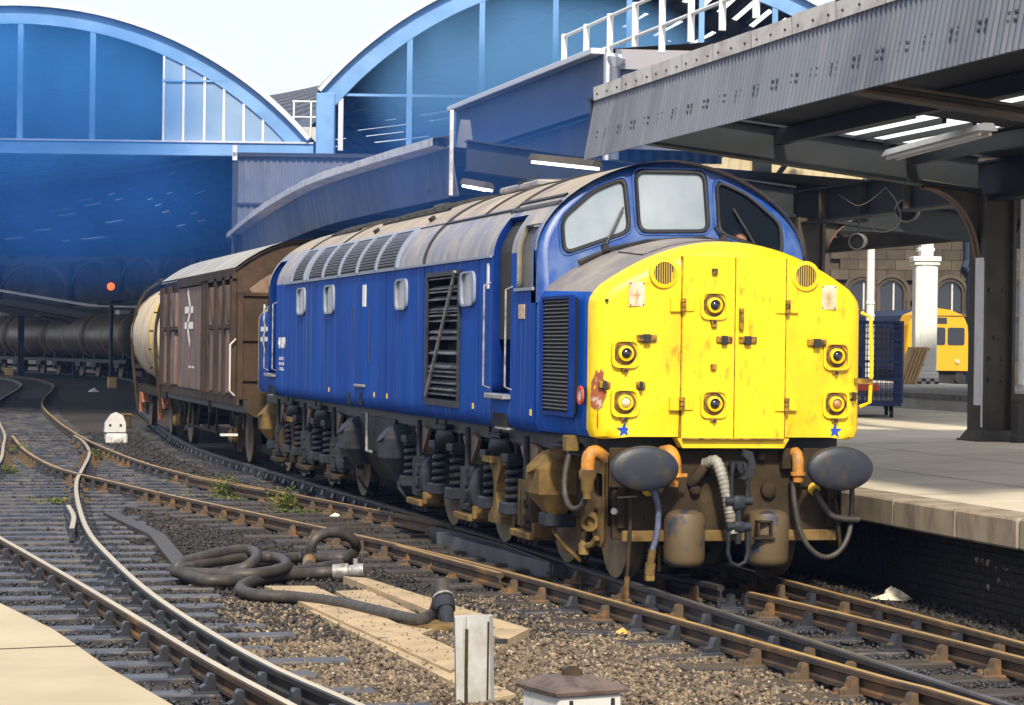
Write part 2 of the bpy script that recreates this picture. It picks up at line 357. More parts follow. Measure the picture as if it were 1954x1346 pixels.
# ================================================================ TRACKS
locoL = spline([(-.75, -14), (-.75, 0), (-.78, 8), (-.9, 14), (-1.06, 20), (-1.18, 26), (-1.1, 31), (-.6, 40), (.1, 50), (1.2, 64), (5, 100), (6.5, 125), (4.5, 145), (-1.5, 168), (-8, 182)])
locoR = offset(locoL, 1.505)
R1 = spline([(.68, -14), (.5, -8), (.36, -5.2), (.24, -3.2), (.08, -1.2), (-.12, .7), (-.45, 4), (-.80, 7.3), (-1.18, 10), (-1.65, 13), (-2.1, 15.6), (-2.6, 18.8), (-2.92, 23.4), (-3.05, 30), (-3.03, 35.2), (-2.85, 44), (-2.36, 58), (-1.6, 70), (0, 89), (.9, 104), (.9, 122), (-1.0, 136), (-6, 150)])
R2 = spline([(-.78, -14), (-.9, -7.3), (-1.01, -6.1), (-1.26, -2.9), (-1.52, .3), (-1.82, 3.2), (-2.18, 5.8), (-2.72, 9.), (-3.5, 13.5), (-4.12, 17.6), (-4.35, 19.2), (-4.56, 21.8), (-4.66, 27.5), (-4.53, 34.7)])
CR_ = spline([(-4.2, -10), (-4.62, -6.7), (-4.92, -4.3), (-5.14, -.4), (-5.17, 3.65), (-5.10, 7.25), (-4.79, 12.7), (-4.47, 16.9), (-4.18, 19.7), (-3.52, 26.2), (-3.2, 31.7), (-3.14, 35)])
CL_ = spline([(-5.6, -10), (-6.1, -7), (-6.45, -4.3), (-6.65, -.4), (-6.67, 3.65), (-6.58, 7.25), (-6.25, 13), (-5.9, 17), (-5.34, 23), (-4.97, 29.5), (-4.68, 35), (-4.42, 43), (-3.9, 58), (-3.1, 70), (-1.5, 89), (-.6, 104), (-.6, 121), (-2.4, 134), (-7, 147)])
DR = spline([(-4.65, -10), (-5.02, -6.6), (-5.24, -4.5), (-5.42, -2.3), (-5.73, 1.5), (-6.13, 6), (-6.6, 11)])

RAILP = [(-.035, -.145), (.035, -.145), (.035, -.118), (.010, -.105), (.010, -.055), (.036, -.040), (.036, -.008), (.028, 0), (-.028, 0), (-.036, -.008), (-.036, -.040), (-.010, -.055), (-.010, -.105), (-.035, -.118)]
HEADP = [(-.027, .002), (.027, .002)]
def cut(pts, y0, y1): return [p for p in pts if y0 <= p.y <= y1]
def rail(pts, parent, web, head, y0=-14, y1=300):
    pts = cut(pts, y0, y1)
    r = MB().sweep(pts, RAILP).build('rail', web, parent, 40)
    MB().sweep(pts, HEADP, closed=False).build('running_surface', head, r)
    return r
main_track = thing('railway_track', 'track with dull grey rails carrying the blue locomotive beside the platform', 'track')
branch_track = thing('railway_track', 'rusty track curving away left from under the locomotive past the pile of hose', 'track')
left_track = thing('railway_track', 'track with bright polished rails in the left foreground below the pale platform', 'track')
rail(locoL, main_track, RAILD, SHINEG); rail(locoR, main_track, RAILM, SHINEB)
rail(R1, branch_track, RAILM, SHINEB, -14, -.6); rail(R1, branch_track, RAILM, SHINEB, 6.9, 300); rail(R1, branch_track, RAILD, SHINEG, -.6, 6.2)
rail(R2, branch_track, RAILM, SHINEB)
rail(CR_, left_track, RAILD, SHINE); rail(CL_, left_track, RAILD, SHINE); rail(DR, left_track, RAILM, SHINE)
# check rails and the crossing's wing rails
def short_rail(ctrl, parent, web=RAILM, head=SHINEB):
    p = spline(ctrl, .3); r = MB().sweep(p, RAILP).build('check_rail', web, parent, 40); MB().sweep(p, HEADP, closed=False).build('running_surface', head, r)
short_rail([(-5.02, 11.2), (-5.10, 9.2), (-5.27, 7.2)], left_track, RAILD, SHINE)
short_rail([(-2.62, 18.), (-2.18, 15.4), (-1.95, 14.2)], branch_track)
short_rail([(-1.73, 1.4), (-1.98, 3.9), (-2.06, 4.6)], branch_track)
for (a, b) in (((-.98, 7.6), (-.60, 2.4)), ((-.66, 7.9), (-.86, 2.6))):
    MB().sweep(spline([a, ((a[0]+b[0])/2, (a[1]+b[1])/2), b], .4), [(-.05, -.15), (.05, -.15), (.05, -.015), (-.05, -.015)]).build('crossing_casting', RAILD, main_track)

# chairs (cast iron rail seats) share one mesh per finish
ch = MB(); ch.box(-.2, .2, -.095, .095, -.03, .012, .01)
for s in (-1, 1):
    ch.prism([(s*.04, .01), (s*.155, .01), (s*.148, .028), (s*.105, .05), (s*.092, .10), (s*.080, .118), (s*.045, .118)], 'y', -.05, .05)
    ch.cyl((s*.165, .045, .01), (s*.165, .045, .04), .02, n=6); ch.cyl((s*.165, -.045, .01), (s*.165, -.045, .04), .02, n=6)
chair_r = ch.build('chair', CHAIRM); chair_d = ch.build('chair', CHAIRD)
ky = MB(); ky.box(.036, .075, -.13, .13, .03, .1, .008); 
CHAIRS = {0: chair_r, 1: chair_d}
used = {0: False, 1: False}
def chair(parent, lx, ly, kind):
    if used[kind]: return inst(CHAIRS[kind], parent, (lx, ly, .0), (0, 0, random.uniform(-.05, .05)))
    used[kind] = True; o = CHAIRS[kind]; o.parent = parent; o.location = (lx, ly, 0); return o
SLEEPERS = {}
def sleeper(track, y, x0, x1, rails, kind, ang=0., m=None, chairs=True):
    L = x1-x0; w = .13
    mb = MB(); j = lambda: random.uniform(-.012, .012)
    mb.box(-L/2+j()*3, L/2+j()*3, -w+j(), w+j(), -.12, .0+j()*.6, .012)
    o = mb.build('sleeper', m or (SLEEP if kind else SLEEPD), track, loc=((x0+x1)/2, y+j()*3, -.158)); o.rotation_euler = (j()*.3, 0, ang+j()*.6)
    if chairs:
        for rx in rails: chair(o, rx-(x0+x1)/2, -(rx-(x0+x1)/2)*math.tan(ang)*0, kind)
    return o
y = -9.5
while y < 8.6:
    a, b, c, d = x_at(R2, y), x_at(locoL, y), x_at(R1, y), x_at(locoR, y)
    rs = [a, d]
    if b-a > .3: rs.append(b)
    if d-c > .3 and c-b > .3: rs.append(c)
    sleeper(main_track, y, a-.55+random.uniform(-.12, .05), d+.5, rs, 1 if y < 1 and random.random() < .55 else 0)
    y += .76
y = 8.9
while y < 46:
    l, r = x_at(locoL, y), x_at(locoR, y)
    sleeper(main_track, y, l-.5, r+.5, [l], 1); y += .76
y = 9.1
while y < 13.8:
    l, r = x_at(R2, y), x_at(R1, y)
    sleeper(branch_track, y+.2, l-.55, r+.42, [l, r], 0, ang=.12); y += .76
y = 14.3
while y < 35.5:
    l, r = x_at(CL_, y), x_at(R1, y)
    rs = [r, x_at(R2, y), x_at(CR_, y), l]; rs = [q for q in rs if q is not None]; rs.sort(); rs = [q for i, q in enumerate(rs) if i == 0 or q-rs[i-1] > .28]
    sleeper(branch_track, y, l-.5, r+.5, rs, 0 if random.random() < .6 else 1, m=SLEEP); y += .8
y = 36.5
while y < 78:
    l, r = x_at(CL_, y), x_at(R1, y); sleeper(branch_track, y, l-.5, r+.5, [], 1, chairs=False); y += .95
y = -9.4
while y < 14:
    c, dd = x_at(CR_, y), x_at(DR, y)
    rs = [c]+([dd] if dd and c-dd > .28 else [])
    sleeper(left_track, y, -8.0, c+.75+random.uniform(-.25, .2), rs, 1); y += .76

# loose ballast: tens of thousands of stones, one object
def stones(name, m, boxes, zc=-.2, keep=None):
    base_v = np.array([(1, 0, 0), (-1, 0, 0), (0, 1, 0), (0, -1, 0), (0, 0, 1), (0, 0, -1)], float)
    base_f = np.array([(0, 2, 4), (2, 1, 4), (1, 3, 4), (3, 0, 4), (2, 0, 5), (1, 2, 5), (3, 1, 5), (0, 3, 5)])
    allv = []; n0 = 0
    for (x0, x1, y0, y1, dens, rmin, rmax) in boxes:
        n = int((x1-x0)*(y1-y0)*dens); p = np.stack([RNG.uniform(x0, x1, n), RNG.uniform(y0, y1, n), zc+RNG.uniform(-.012, .022, n)+.016*RNG.uniform(0, 1, n)**4], 1)
        if keep is not None: p = p[keep(p)]; n = len(p)
        r = rmin+(rmax*1.1-rmin)*RNG.uniform(0, 1, (n, 1, 1))**1.8; v = base_v[None]*(1+RNG.uniform(-.35, .35, (n, 6, 3)))+RNG.uniform(-.25, .25, (n, 6, 3))
        v = v*r*np.array([1.1, 1.1, .8]); a = RNG.uniform(0, 6.28, n); c, s = np.cos(a)[:, None], np.sin(a)[:, None]
        v = np.stack([v[:, :, 0]*c-v[:, :, 1]*s, v[:, :, 0]*s+v[:, :, 1]*c, v[:, :, 2]], 2)+p[:, None, :]
        allv.append(v.reshape(-1, 3))
    V = np.concatenate(allv); n = len(V)//6; F = (base_f[None]+6*np.arange(n)[:, None, None]).reshape(-1)
    me = bpy.data.meshes.new(name); me.vertices.add(len(V)); me.vertices.foreach_set('co', V.ravel()); me.loops.add(len(F)); me.loops.foreach_set('vertex_index', F.astype(np.int32))
    me.polygons.add(len(F)//3); me.polygons.foreach_set('loop_start', np.arange(0, len(F), 3, dtype=np.int32)); me.polygons.foreach_set('loop_total', np.full(len(F)//3, 3, dtype=np.int32))
    me.update(); me.validate(); me.materials.append(m); o = bpy.data.objects.new(name, me); COL.objects.link(o); return stuff(o)
PEBD = mat('dark_ballast', (.030, .024, .020), .7, c2=(.012, .011, .013), scale=5, lo=.4, hi=.6, c3=(.13, .095, .06), scale3=13, lo3=.6, hi3=.68)
PEBO = mat('oily_ballast', (.016, .017, .024), .28, c2=(.035, .032, .034), scale=9, lo=.4, hi=.6, rough2=.6)
o = stones('ballast_stones', PEBBLE, [(-4.9, -.7, -9.5, -2.2, 1500, .012, .03), (-4.6, -1.3, -2.2, 1.2, 700, .012, .028)], keep=lambda p: (p[:, 0] < -1.35-.02*p[:, 1]*0+ -.06*(p[:, 1]+2)) & (p[:, 0] > -4.75-.05*(p[:, 1]+6)))
tag(o, 'pale tan pebbles in the foreground between the two tracks', 'gravel')
o = stones('ballast_stones', PEBD, [(-5.0, -1.2, -2.2, 9, 420, .012, .034), (-5.2, -1.2, 9, 22, 130, .016, .04), (.9, 2.0, -9, 3, 500, .012, .04), (-4.6, -1.0, 22, 42, 45, .02, .05)])
tag(o, 'dark brown cinder ballast lying around the rusty middle track', 'gravel')
o = stones('ballast_stones', PEBO, [(-1.3, 1., -9.5, 3, 420, .012, .03), (-7.2, -4.6, -6, 9, 260, .012, .03), (-6.5, -4., 9, 22, 80, .015, .036)])
tag(o, 'oil blackened ballast between the sleepers of the polished left track', 'gravel')

# ================================================================ PLATFORMS
edge = spline([(1.55, -16), (1.55, 0), (1.55, 18), (1.35, 28), (1.95, 40), (3.3, 55), (6, 85)], 1.)
def platform_sheet(name, left, right, zl, zr, m, parent=None):
    secs = [[(a.x, a.y, zl), (a.x+(b.x-a.x)*.35, a.y+(b.y-a.y)*.35, zr), (b.x, b.y, zr)] for a, b in zip(left, right)]
    return MB().loft(secs).build(name, m, parent, 60)
right_edge = [Vector((14.2, p.y, 0)) for p in edge]
plat = struct(platform_sheet('platform', [Vector((p.x+.45, p.y, 0)) for p in edge], right_edge, .782, .90, CONC))
mb = MB(); mb.sweep([Vector((14.2, -16, 0)), Vector((14.2, 90, 0))], [(-.25, -.2), (0, -.2), (0, .895), (-.25, .895)]); mb.build('retaining_wall', BRICKM, plat)
yy = -9.
while yy < 40:
    L = random.uniform(1.15, 1.35); x = x_at(edge, yy+L/2) or 1.55; d = random.uniform(-.008, .008)
    MB().box(x+d, x+.46, yy+.006, yy+L-.006, .53, .786+d*.5, .018).build('coping_stone', CONCE, plat); yy += L
mb = MB(); mb.sweep([Vector((p.x+.55, p.y, 0)) for p in edge], [(0, -.22), (.4, -.22), (.4, .55), (0, .55)]); mb.build('retaining_wall', BRICKM, plat)
bk = {0: MB().box(-.018, .1, -.108, .108, -.032, .032, .006).build('brick', BRICKM), 1: MB().box(-.018, .1, -.108, .108, -.032, .032, .006).build('brick', BRICKW)}
bu = {0: 0, 1: 0}
for r in range(10):
    for c in range(28):
        yb = -3.6+c*.226+(r % 2)*.113; zb = -.16+r*.072
        k = 1 if (2.5 < r < 6.5 and -3.3 < yb < -.8 and random.random() < .45) else 0
        if bu[k]: b = inst(bk[k], plat)
        else: b = bk[k]; b.parent = plat; bu[k] = 1
        b.location = (2.095+random.uniform(-.006, .006), yb, zb); b.rotation_euler = (0, 0, random.uniform(-.03, .03))
pn = [(-6.15, -13.6), (-6.38, -12.2), (-6.52, -11.1), (-6.64, -9.83), (-6.82, -8.7), (-7.15, -6.8), (-7.6, -4.5), (-8.3, -1)]
pe = spline(pn, .6)
mb = MB(); mb.loft([[(-14, p.y-2, .85), (p.x, p.y, .85), (p.x, p.y, .6), (p.x-.25, p.y, .6), (p.x-.25, p.y, -.22)] for p in pe])
npf = struct(mb.build('near_platform', mat('tan_concrete', (.44, .365, .25), .85, c2=(.37, .30, .20), scale=.9, c3=(.36, .28, .18), scale3=2.2, lo3=.58, hi3=.8, bump=.15, bscale=70), smooth=40))  # plain tan concrete with mottled patches
for k, p in enumerate(pe[1::3]): MB().box(-7.2, 0, -.006, .006, .845, .8525).build('paving_joint', BRAKED, npf, loc=(p.x-.004, p.y, 0), rotz=.16+.03*(k % 2))
def pz(X): return .782+min(1, (X-2.)/4.27)*.118+.004
for X in (3.4, 5.2): MB().add([(X-.008, -14, pz(X)), (X+.008, -14, pz(X)), (X+.008, 60, pz(X)), (X-.008, 60, pz(X))], [(0, 1, 2, 3)]).build('paving_joint', BRAKED, plat)
for k in range(16):
    Y = -12+k*3.1; MB().add([(2.02, Y-.007, pz(2.02)), (6.2, Y-.007, pz(6.2)), (6.2, Y+.007, pz(6.2)), (2.02, Y+.007, pz(2.02))], [(0, 1, 2, 3)]).build('paving_joint', BRAKED, plat)
# platform across the tracks and the one beyond
mb = MB(); mb.box(22., 33.6, 5, 100, -.22, .9); p2 = struct(mb.build('far_platform', CONC))
mb = MB(); mb.box(21.97, 22.6, 5, 100, .78, .91); mb.build('coping_stone', CONCE, p2)
# ================================================================ LOCOMOTIVE
loco = thing('locomotive', 'blue diesel locomotive with bright yellow nose standing at the platform', 'locomotive')
YM = 9.9                                    # mirror plane, halfway along
ZB, ZG, WX, RH = 1.30, 3.05, 1.36, .90
def prof(s):
    """left side profile: s<=1.75 up the side, beyond that the angle over the roof"""
    if s <= 1.75:
        z = ZB+s; x = -WX
        if s < .16: x = -WX+.10*(1-math.sqrt(max(0, 1-((.16-s)/.16)**2)))
        return (x, z)
    t = min(s-1.75, math.pi/2); n = 2/1.8
    return (-WX*max(0, math.cos(t))**n, ZG+RH*math.sin(t)**n)
def prof_off(s, d):
    a, b = prof(max(0, s-.01)), prof(min(1.75+math.pi/2, s+.01)); tx, tz = b[0]-a[0], b[1]-a[1]; l = math.hypot(tx, tz); p = prof(s)
    return (p[0]-tz/l*d, p[1]+tx/l*d)       # d>0 is outwards (to the left)
def patch(Y0, Y1, s0, s1, off, ns=8, jamb=None, mirror=False):
    mb = MB(); S = [s0+(s1-s0)*i/ns for i in range(ns+1)]
    def P(Y, s, d): x, z = prof_off(s, d); return (x, (2*YM-Y) if mirror else Y, z)
    mb.loft([[P(Y, s, off) for s in S] for Y in (Y0, Y1)])
    if jamb is not None:
        for Y in (Y0, Y1): mb.loft([[P(Y, s, off) for s in S], [P(Y, s, jamb) for s in S]])
        for s in (s0, s1): mb.loft([[P(Y0, s, off), P(Y1, s, off)], [P(Y0, s, jamb), P(Y1, s, jamb)]])
    return mb
def s_of_z(z): return z-ZB if z <= ZG else 1.75+math.asin(((z-ZG)/RH)**(.9))
OPEN = [(2.56, 3.30, s_of_z(1.66), s_of_z(3.44)), (1.72, 2.34, s_of_z(2.70), s_of_z(3.32)), (4.78, 6.30, s_of_z(1.53), s_of_z(2.90))]
OPENALL = OPEN[:]+[(17.35, 18.05, OPEN[0][2], OPEN[0][3])]
YS = sorted({1.62, 18.18, 6.55, 9., 11., 13.}|{v for o in OPENALL for v in o[:2]})
SS = sorted({0, .05, .1, .16, 1.0, 1.75}|{v for o in OPENALL for v in o[2:]}|{1.75+math.pi/2*i/14 for i in range(1, 15)})
side, roofm, cant = MB(), MB(), MB()
for mir in (False, True):
    for i in range(len(YS)-1):
        for j in range(len(SS)-1):
            yc, sc = (YS[i]+YS[i+1])/2, (SS[j]+SS[j+1])/2
            if not mir and any(a < yc < b and c < sc < d for a, b, c, d in OPENALL): continue
            P = [(YS[i], SS[j]), (YS[i+1], SS[j]), (YS[i+1], SS[j+1]), (YS[i], SS[j+1])]
            V = [((-1 if mir else 1)*prof(s)[0], Y, prof(s)[1]) for Y, s in P]
            (side if sc < 1.75 else (cant if sc < 1.75+.62 else roofm)).add(V, [(0, 1, 2, 3)])
def weld(o):
    import bmesh
    bm = bmesh.new(); bm.from_mesh(o.data); bmesh.ops.remove_doubles(bm, verts=bm.verts, dist=.0005); bm.to_mesh(o.data); bm.free(); smooth_mesh(o.data, 35); return o
body = weld(side.build('body_side', BLUE, loco)); roof = weld(roofm.build('roof', ROOFM, loco)); weld(cant.build('cantrail_panel', ROOFSIDE, loco))
# gutter along the cantrail and solebar under the body
for sx in (-1, 1):
    MB().box(min(sx*1.352, sx*1.384), max(sx*1.352, sx*1.384), 3.36, 16.45, 3.035, 3.06).build('gutter', FRAME, loco)
MB().box(-1.15, 1.15, .2, 19.6, 1.16, 1.33).build('underframe', BLACK, loco)
# roof seams and ribs
def rib(Y, s0, s1, w, h, m=BLACK, parent=roof, both=False, name='roof_seam'):
    S = [s0+(s1-s0)*i/14 for i in range(15)]; mb = MB()
    for sg in ((1, -1) if both else (1,)):
        secs = [[(sg*prof_off(s, -.01)[0], Y-w, prof_off(s, -.01)[1]), (sg*prof_off(s, h)[0], Y-w, prof_off(s, h)[1]), (sg*prof_off(s, h)[0], Y+w, prof_off(s, h)[1]), (sg*prof_off(s, -.01)[0], Y+w, prof_off(s, -.01)[1])] for s in S]
        mb.loft(secs, closed=True)
    return mb.build(name, m, parent)
TOP = 1.75+math.pi/2
rib(6.55, 1.75, TOP, .035, .022); rib(3.42, 2.30, TOP, .02, .02); rib(4.75, 2.36, TOP, .02, .02); rib(15.9, 1.75, TOP, .03, .02); rib(13.1, 2.35, TOP, .025, .02)
rib(2.5, 1.75+.56, 1.75+.60, .85, .02)
for k in range(7): rib(8.3+k*.52, 2.72, TOP, .05, .045, both=True, name='roof_hatch_bar')
for k in range(5): rib(13.9+k*.45, 2.72, TOP, .045, .045, both=True, name='roof_hatch_bar')
def long_rib(Y0, Y1, s, w=.02, h=.02, m=BLACK):
    a, b = prof_off(s, h), prof_off(s+w, h); c, d = prof_off(s+w, -.01), prof_off(s, -.01)
    MB().loft([[(p[0], Y, p[1]) for p in (a, b, c, d)] for Y in (Y0, Y1)], closed=True).build('roof_seam', m, roof)
long_rib(6.6, 15.9, 2.36, .015, .008); long_rib(3.44, 6.5, 2.34, .02, .02); long_rib(8.0, 12.0, 2.70, .03, .03); long_rib(13.7, 15.9, 2.70, .03, .03); long_rib(1.75, 3.42, 2.42, .03, .02)
mb = MB(); mb.lathe([(.5, 0), (.5, .05), (.4, .07), (0.1, .075)], (0, 5.6, 3.93), (0, 0, 1), 28); mb.build('fan_cowl', STEELG, roof, 40)
mb = MB(); mb.box(-.5, .5, 4.8, 6.5, 3.88, 3.955, .02); mb.build('boiler_hatch', ROOFSIDE, roof)
for k in range(8): MB().cyl((-.78, 4.85+k*.21, 3.70), (-.80, 4.85+k*.21, 3.735), .014, n=6).build('rivet', BLACK, roof)
for Y in (7.9, 11.3): MB().cyl((*prof_off(2.5, -.01)[:1], Y, prof_off(2.5, -.01)[1]), (prof_off(2.5, .05)[0], Y, prof_off(2.5, .05)[1]), .045, n=8).build('lifting_eye', BLACK, roof)
mb = MB(); mb.box(-.30, .30, 10.2, 10.9, 3.93, 4.0, .03); mb.build('exhaust_cowl', BLACK, roof)
# doors (recessed), cab side windows
for mir in (False, True):
    d0, d1 = (1.75, 2.45) if mir else (2.56, 3.30)
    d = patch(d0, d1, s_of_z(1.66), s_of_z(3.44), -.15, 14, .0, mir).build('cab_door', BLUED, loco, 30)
    yf = lambda Y: 2*YM-Y if mir else Y
    if not mir: w = patch(1.72, 2.34, s_of_z(2.70), s_of_z(3.32), -.05, 8, .0, mir).build('cab_side_window', GLASSC, loco, 30)
    mb = MB(); mb.box(-1.385, -1.34, min(yf(1.68), yf(2.38)), max(yf(1.68), yf(2.38)), 2.67, 2.70)
    if not mir: mb.build('sill', FRAME, w)
    if not mir:
        pts = [prof_off(s_of_z(3.32)-.02, -.02), prof_off(s_of_z(3.32)+.05, -.02)]
        MB().loft([[(pts[0][0], Y, pts[0][1]), (pts[1][0], Y, pts[1][1])] for Y in (1.76, 2.1)]).build('blind', WHITE, w)
    for Y, z0, z1 in ((d1+.09, 1.70, 2.78), (d0-.06, 1.70, 2.72)):
        Y = yf(Y); MB().tube([(-1.36, Y, z0), (-1.43, Y, z0+.03), (-1.43, Y, (z0+z1)/2), (-1.43, Y, z1-.03), (-1.36, Y, z1)], .010, 8).build('handrail', mat('worn_rail_paint', (.34, .34, .35), .5, c2=(.12, .12, .14), scale=9), loco, 40)
    MB().box(-1.44, -1.2, min(yf(d0-.02), yf(d1+.02)), max(yf(d0-.02), yf(d1+.02)), 1.60, 1.655, .01).build('door_step', SILVER, loco)
    mb = MB(); mb.box(-1.372, -1.30, min(yf(d0+.1), yf(d1-.1)), max(yf(d0+.1), yf(d1-.1)), 1.325, 1.46); f = mb.build('foot_hole', VOID, loco)
    MB().box(-1.375, -1.29, min(yf(d0+.05), yf(d1-.2)), max(yf(d0+.05), yf(d1-.2)), 1.30, 1.322).build('step_plate', SILVER, f)
MB().box(-1.368, -1.355, 3.46, 3.54, 2.72, 2.98).build('data_panel', WHITE, loco)
MB().box(-1.368, -1.355, 2.02, 2.24, 2.40, 2.54).build('data_panel', mat('buff_plate', (.6, .45, .30), .6, c2=(.35, .2, .1), scale=20), loco)
# body side windows
def side_window(Y0, Y1, z0, z1, g):
    o = rounded([(Y0, z0), (Y1, z0), (Y1, z1), (Y0, z1)], .14, 5); c = ((Y0+Y1)/2, (z0+z1)/2)
    inn = [(c[0]+(p[0]-c[0])*.76, c[1]+(p[1]-c[1])*.88) for p in o]; mb = MB(); n = len(o)
    V = [(-1.362, *p) for p in o]+[(-1.392, *p) for p in o]+[(-1.392, *p) for p in inn]+[(-1.345, *p) for p in inn]
    mb.add(V, [(a*n+i, a*n+(i+1) % n, (a+1)*n+(i+1) % n, (a+1)*n+i) for a in range(3) for i in range(n)])
    w = mb.build('side_window', FRAME, loco, 50)
    MB().add([(-1.366, *p) for p in inn], [tuple(range(n))]).build('pane', g, w)
side_window(4.03, 4.68, 2.55, 2.92, GLASSC); side_window(7.42, 8.10, 2.55, 2.92, GLASSC); side_window(12.22, 12.98, 2.55, 2.95, GLASSK); side_window(14.58, 15.28, 2.56, 2.96, GLASSC)
# main air grille with separate slats and a diagonal bar
gr = patch(4.78, 6.30, s_of_z(1.53), s_of_z(2.90), -.22, 4, 0.).build('air_grille', VOID, loco)
mb = MB()
for (a, b, c, d) in ((4.70, 6.38, 2.90, 2.95), (4.70, 6.38, 1.46, 1.53), (4.70, 4.78, 1.53, 2.90), (6.30, 6.38, 1.53, 2.90)): mb.box(-1.385, -1.34, a, b, c, d)
mb.build('grille_frame', STEELG, gr)
sl = None
for k in range(20):
    z = 1.60+k*.066
    if sl is None: sl = MB().hull8([(-1.36, 4.79, -.022), (-1.27, 4.79, .012), (-1.27, 6.29, .012), (-1.36, 6.29, -.022)], [(-1.36, 4.79, -.010), (-1.27, 4.79, .026), (-1.27, 6.29, .026), (-1.36, 6.29, -.010)]).build('slat', mat('slat_grey', (.14, .145, .165), .55, c2=(.05, .05, .055), scale=3, spec=.2), gr, loc=(0, 0, z))
    else: inst(sl, gr, (random.uniform(-.012, .004), 0, z), (0, random.uniform(-.08, .08), 0))
MB().cyl((-1.40, 6.22, 1.56), (-1.40, 4.84, 2.93), .022, n=8).build('grille_stay', SILVER, gr)
# body side panel and slots
pn_ = MB(); pn_.box(-1.368, -1.352, 9.98, 10.60, 1.62, 2.93, .004); pn_.build('access_panel', BLUE, loco)
MB().box(-1.372, -1.35, 9.98, 10.20, 2.62, 2.90).build('data_panel', WHITE, loco)
MB().box(-1.40, -1.35, 10.0, 10.6, 1.575, 1.615, .01).build('panel_step', SILVER, loco)
for Y in (9.75, 10.95): MB().box(-1.366, -1.35, Y-.03, Y+.03, 1.9, 2.6).build('hand_slot', BLACK, loco)
for Y in (10.3, 11.1): MB().box(-1.366, -1.31, Y-.07, Y+.07, 1.34, 1.50, .008).build('lifting_slot', VOID, loco)
for Y in (12.6, 9.4, 8.6, 4.1, 1.75): MB().box(-1.366, -1.352, Y-.03, Y+.03, 1.47, 1.53).build('jacking_mark', mat('mark_yellow', (.75, .5, .05), .6), loco)
for Y in (16.9, 8.7, 6.55, 3.9): MB().box(-1.364, -1.352, Y-.006, Y+.006, 1.45, 3.03).build('panel_joint', BLUED, loco)
# roof side louvres: frame bars stand proud between dark slatted panels
def louvre(Y0, Y1):
    bk_ = patch(Y0, Y1, 1.80, 2.33, -.0, 8).build('roof_louvre', VOID, loco, 40); 
    for v in bk_.data.vertices: v.co.x -= .004; v.co.z += .003
    mb = MB()
    for k in range(11):
        s = 1.83+k*.046; a, b = prof_off(s, .004), prof_off(s+.014, .026); c, d = prof_off(s+.018, .02), prof_off(s+.006, .002)
        mb.loft([[(p[0], Y, p[1]) for p in (a, b, c, d)] for Y in (Y0+.02, Y1-.02)], closed=True)
    mb.build('slat_pack', mat('louvre_grey', (.36, .38, .44), .45), bk_)
W_ = (14.38-8.04)/5
for k in range(5): louvre(8.04+k*W_+.05, 8.04+(k+1)*W_-.05)
louvre(14.72, 15.75)
for k in range(6): rib(8.04+k*W_, 1.77, 2.36, .05, .035, FRAME, loco, name='louvre_bar')
for Y in (14.66, 15.8): rib(Y, 1.77, 2.36, .05, .035, FRAME, loco, name='louvre_bar')
long_rib(8.0, 15.85, 2.335, .03, .02, FRAME)
# numbers and emblem
ROTX = Matrix(((0, 0, -1, 0), (-1, 0, 0, 0), (0, 1, 0, 0), (0, 0, 0, 1)))     # text plane -> left side of the locomotive
text_mesh('running_number', '40 009', .25, WHITE, loco, Matrix.Translation((-1.366, 16.75, 2.13)) @ ROTX)
mb = MB()
for z in (1.90, 1.82, 1.74): mb.box(-1.366, -1.353, 16.55, 17.0, z-.028, z+.022)
mb.build('data_panel', mat('lettered_panel', (.6, .62, .68), .6, c2=(.03, .07, .3), scale=22, lo=.5, hi=.54), loco)
def arrows(parent, mw, S, m, name='arrow_emblem', th=.002):
    mb = MB()
    def seg(p, q, w):
        p, q = Vector(p), Vector(q); d = (q-p).normalized(); n = Vector((-d.y, d.x))*w/2
        for o in ([p+n, p-n, q-n, q+n],): mb.add([mw @ Vector((v.x*S, v.y*S, 0)) for v in o]+[mw @ Vector((v.x*S, v.y*S, th)) for v in o], [(0, 1, 2, 3), (4, 7, 6, 5), (0, 4, 5, 1), (1, 5, 6, 2), (2, 6, 7, 3), (3, 7, 4, 0)])
    seg((-.5, .115), (.5, .115), .10); seg((-.5, -.115), (.5, -.115), .10)
    seg((-.16, .40), (.17, .13), .11); seg((.17, .10), (-.17, -.10), .11); seg((-.17, -.13), (.16, -.40), .11)
    return mb.build(name, m, parent)
arrows(loco, Matrix.Translation((-1.372, 18.5, 2.28)) @ ROTX, .72, WHITE)
MB().box(-1.372, -1.36, 18.50, 18.62, 2.62, 2.76).build('data_panel', WHITE, loco)

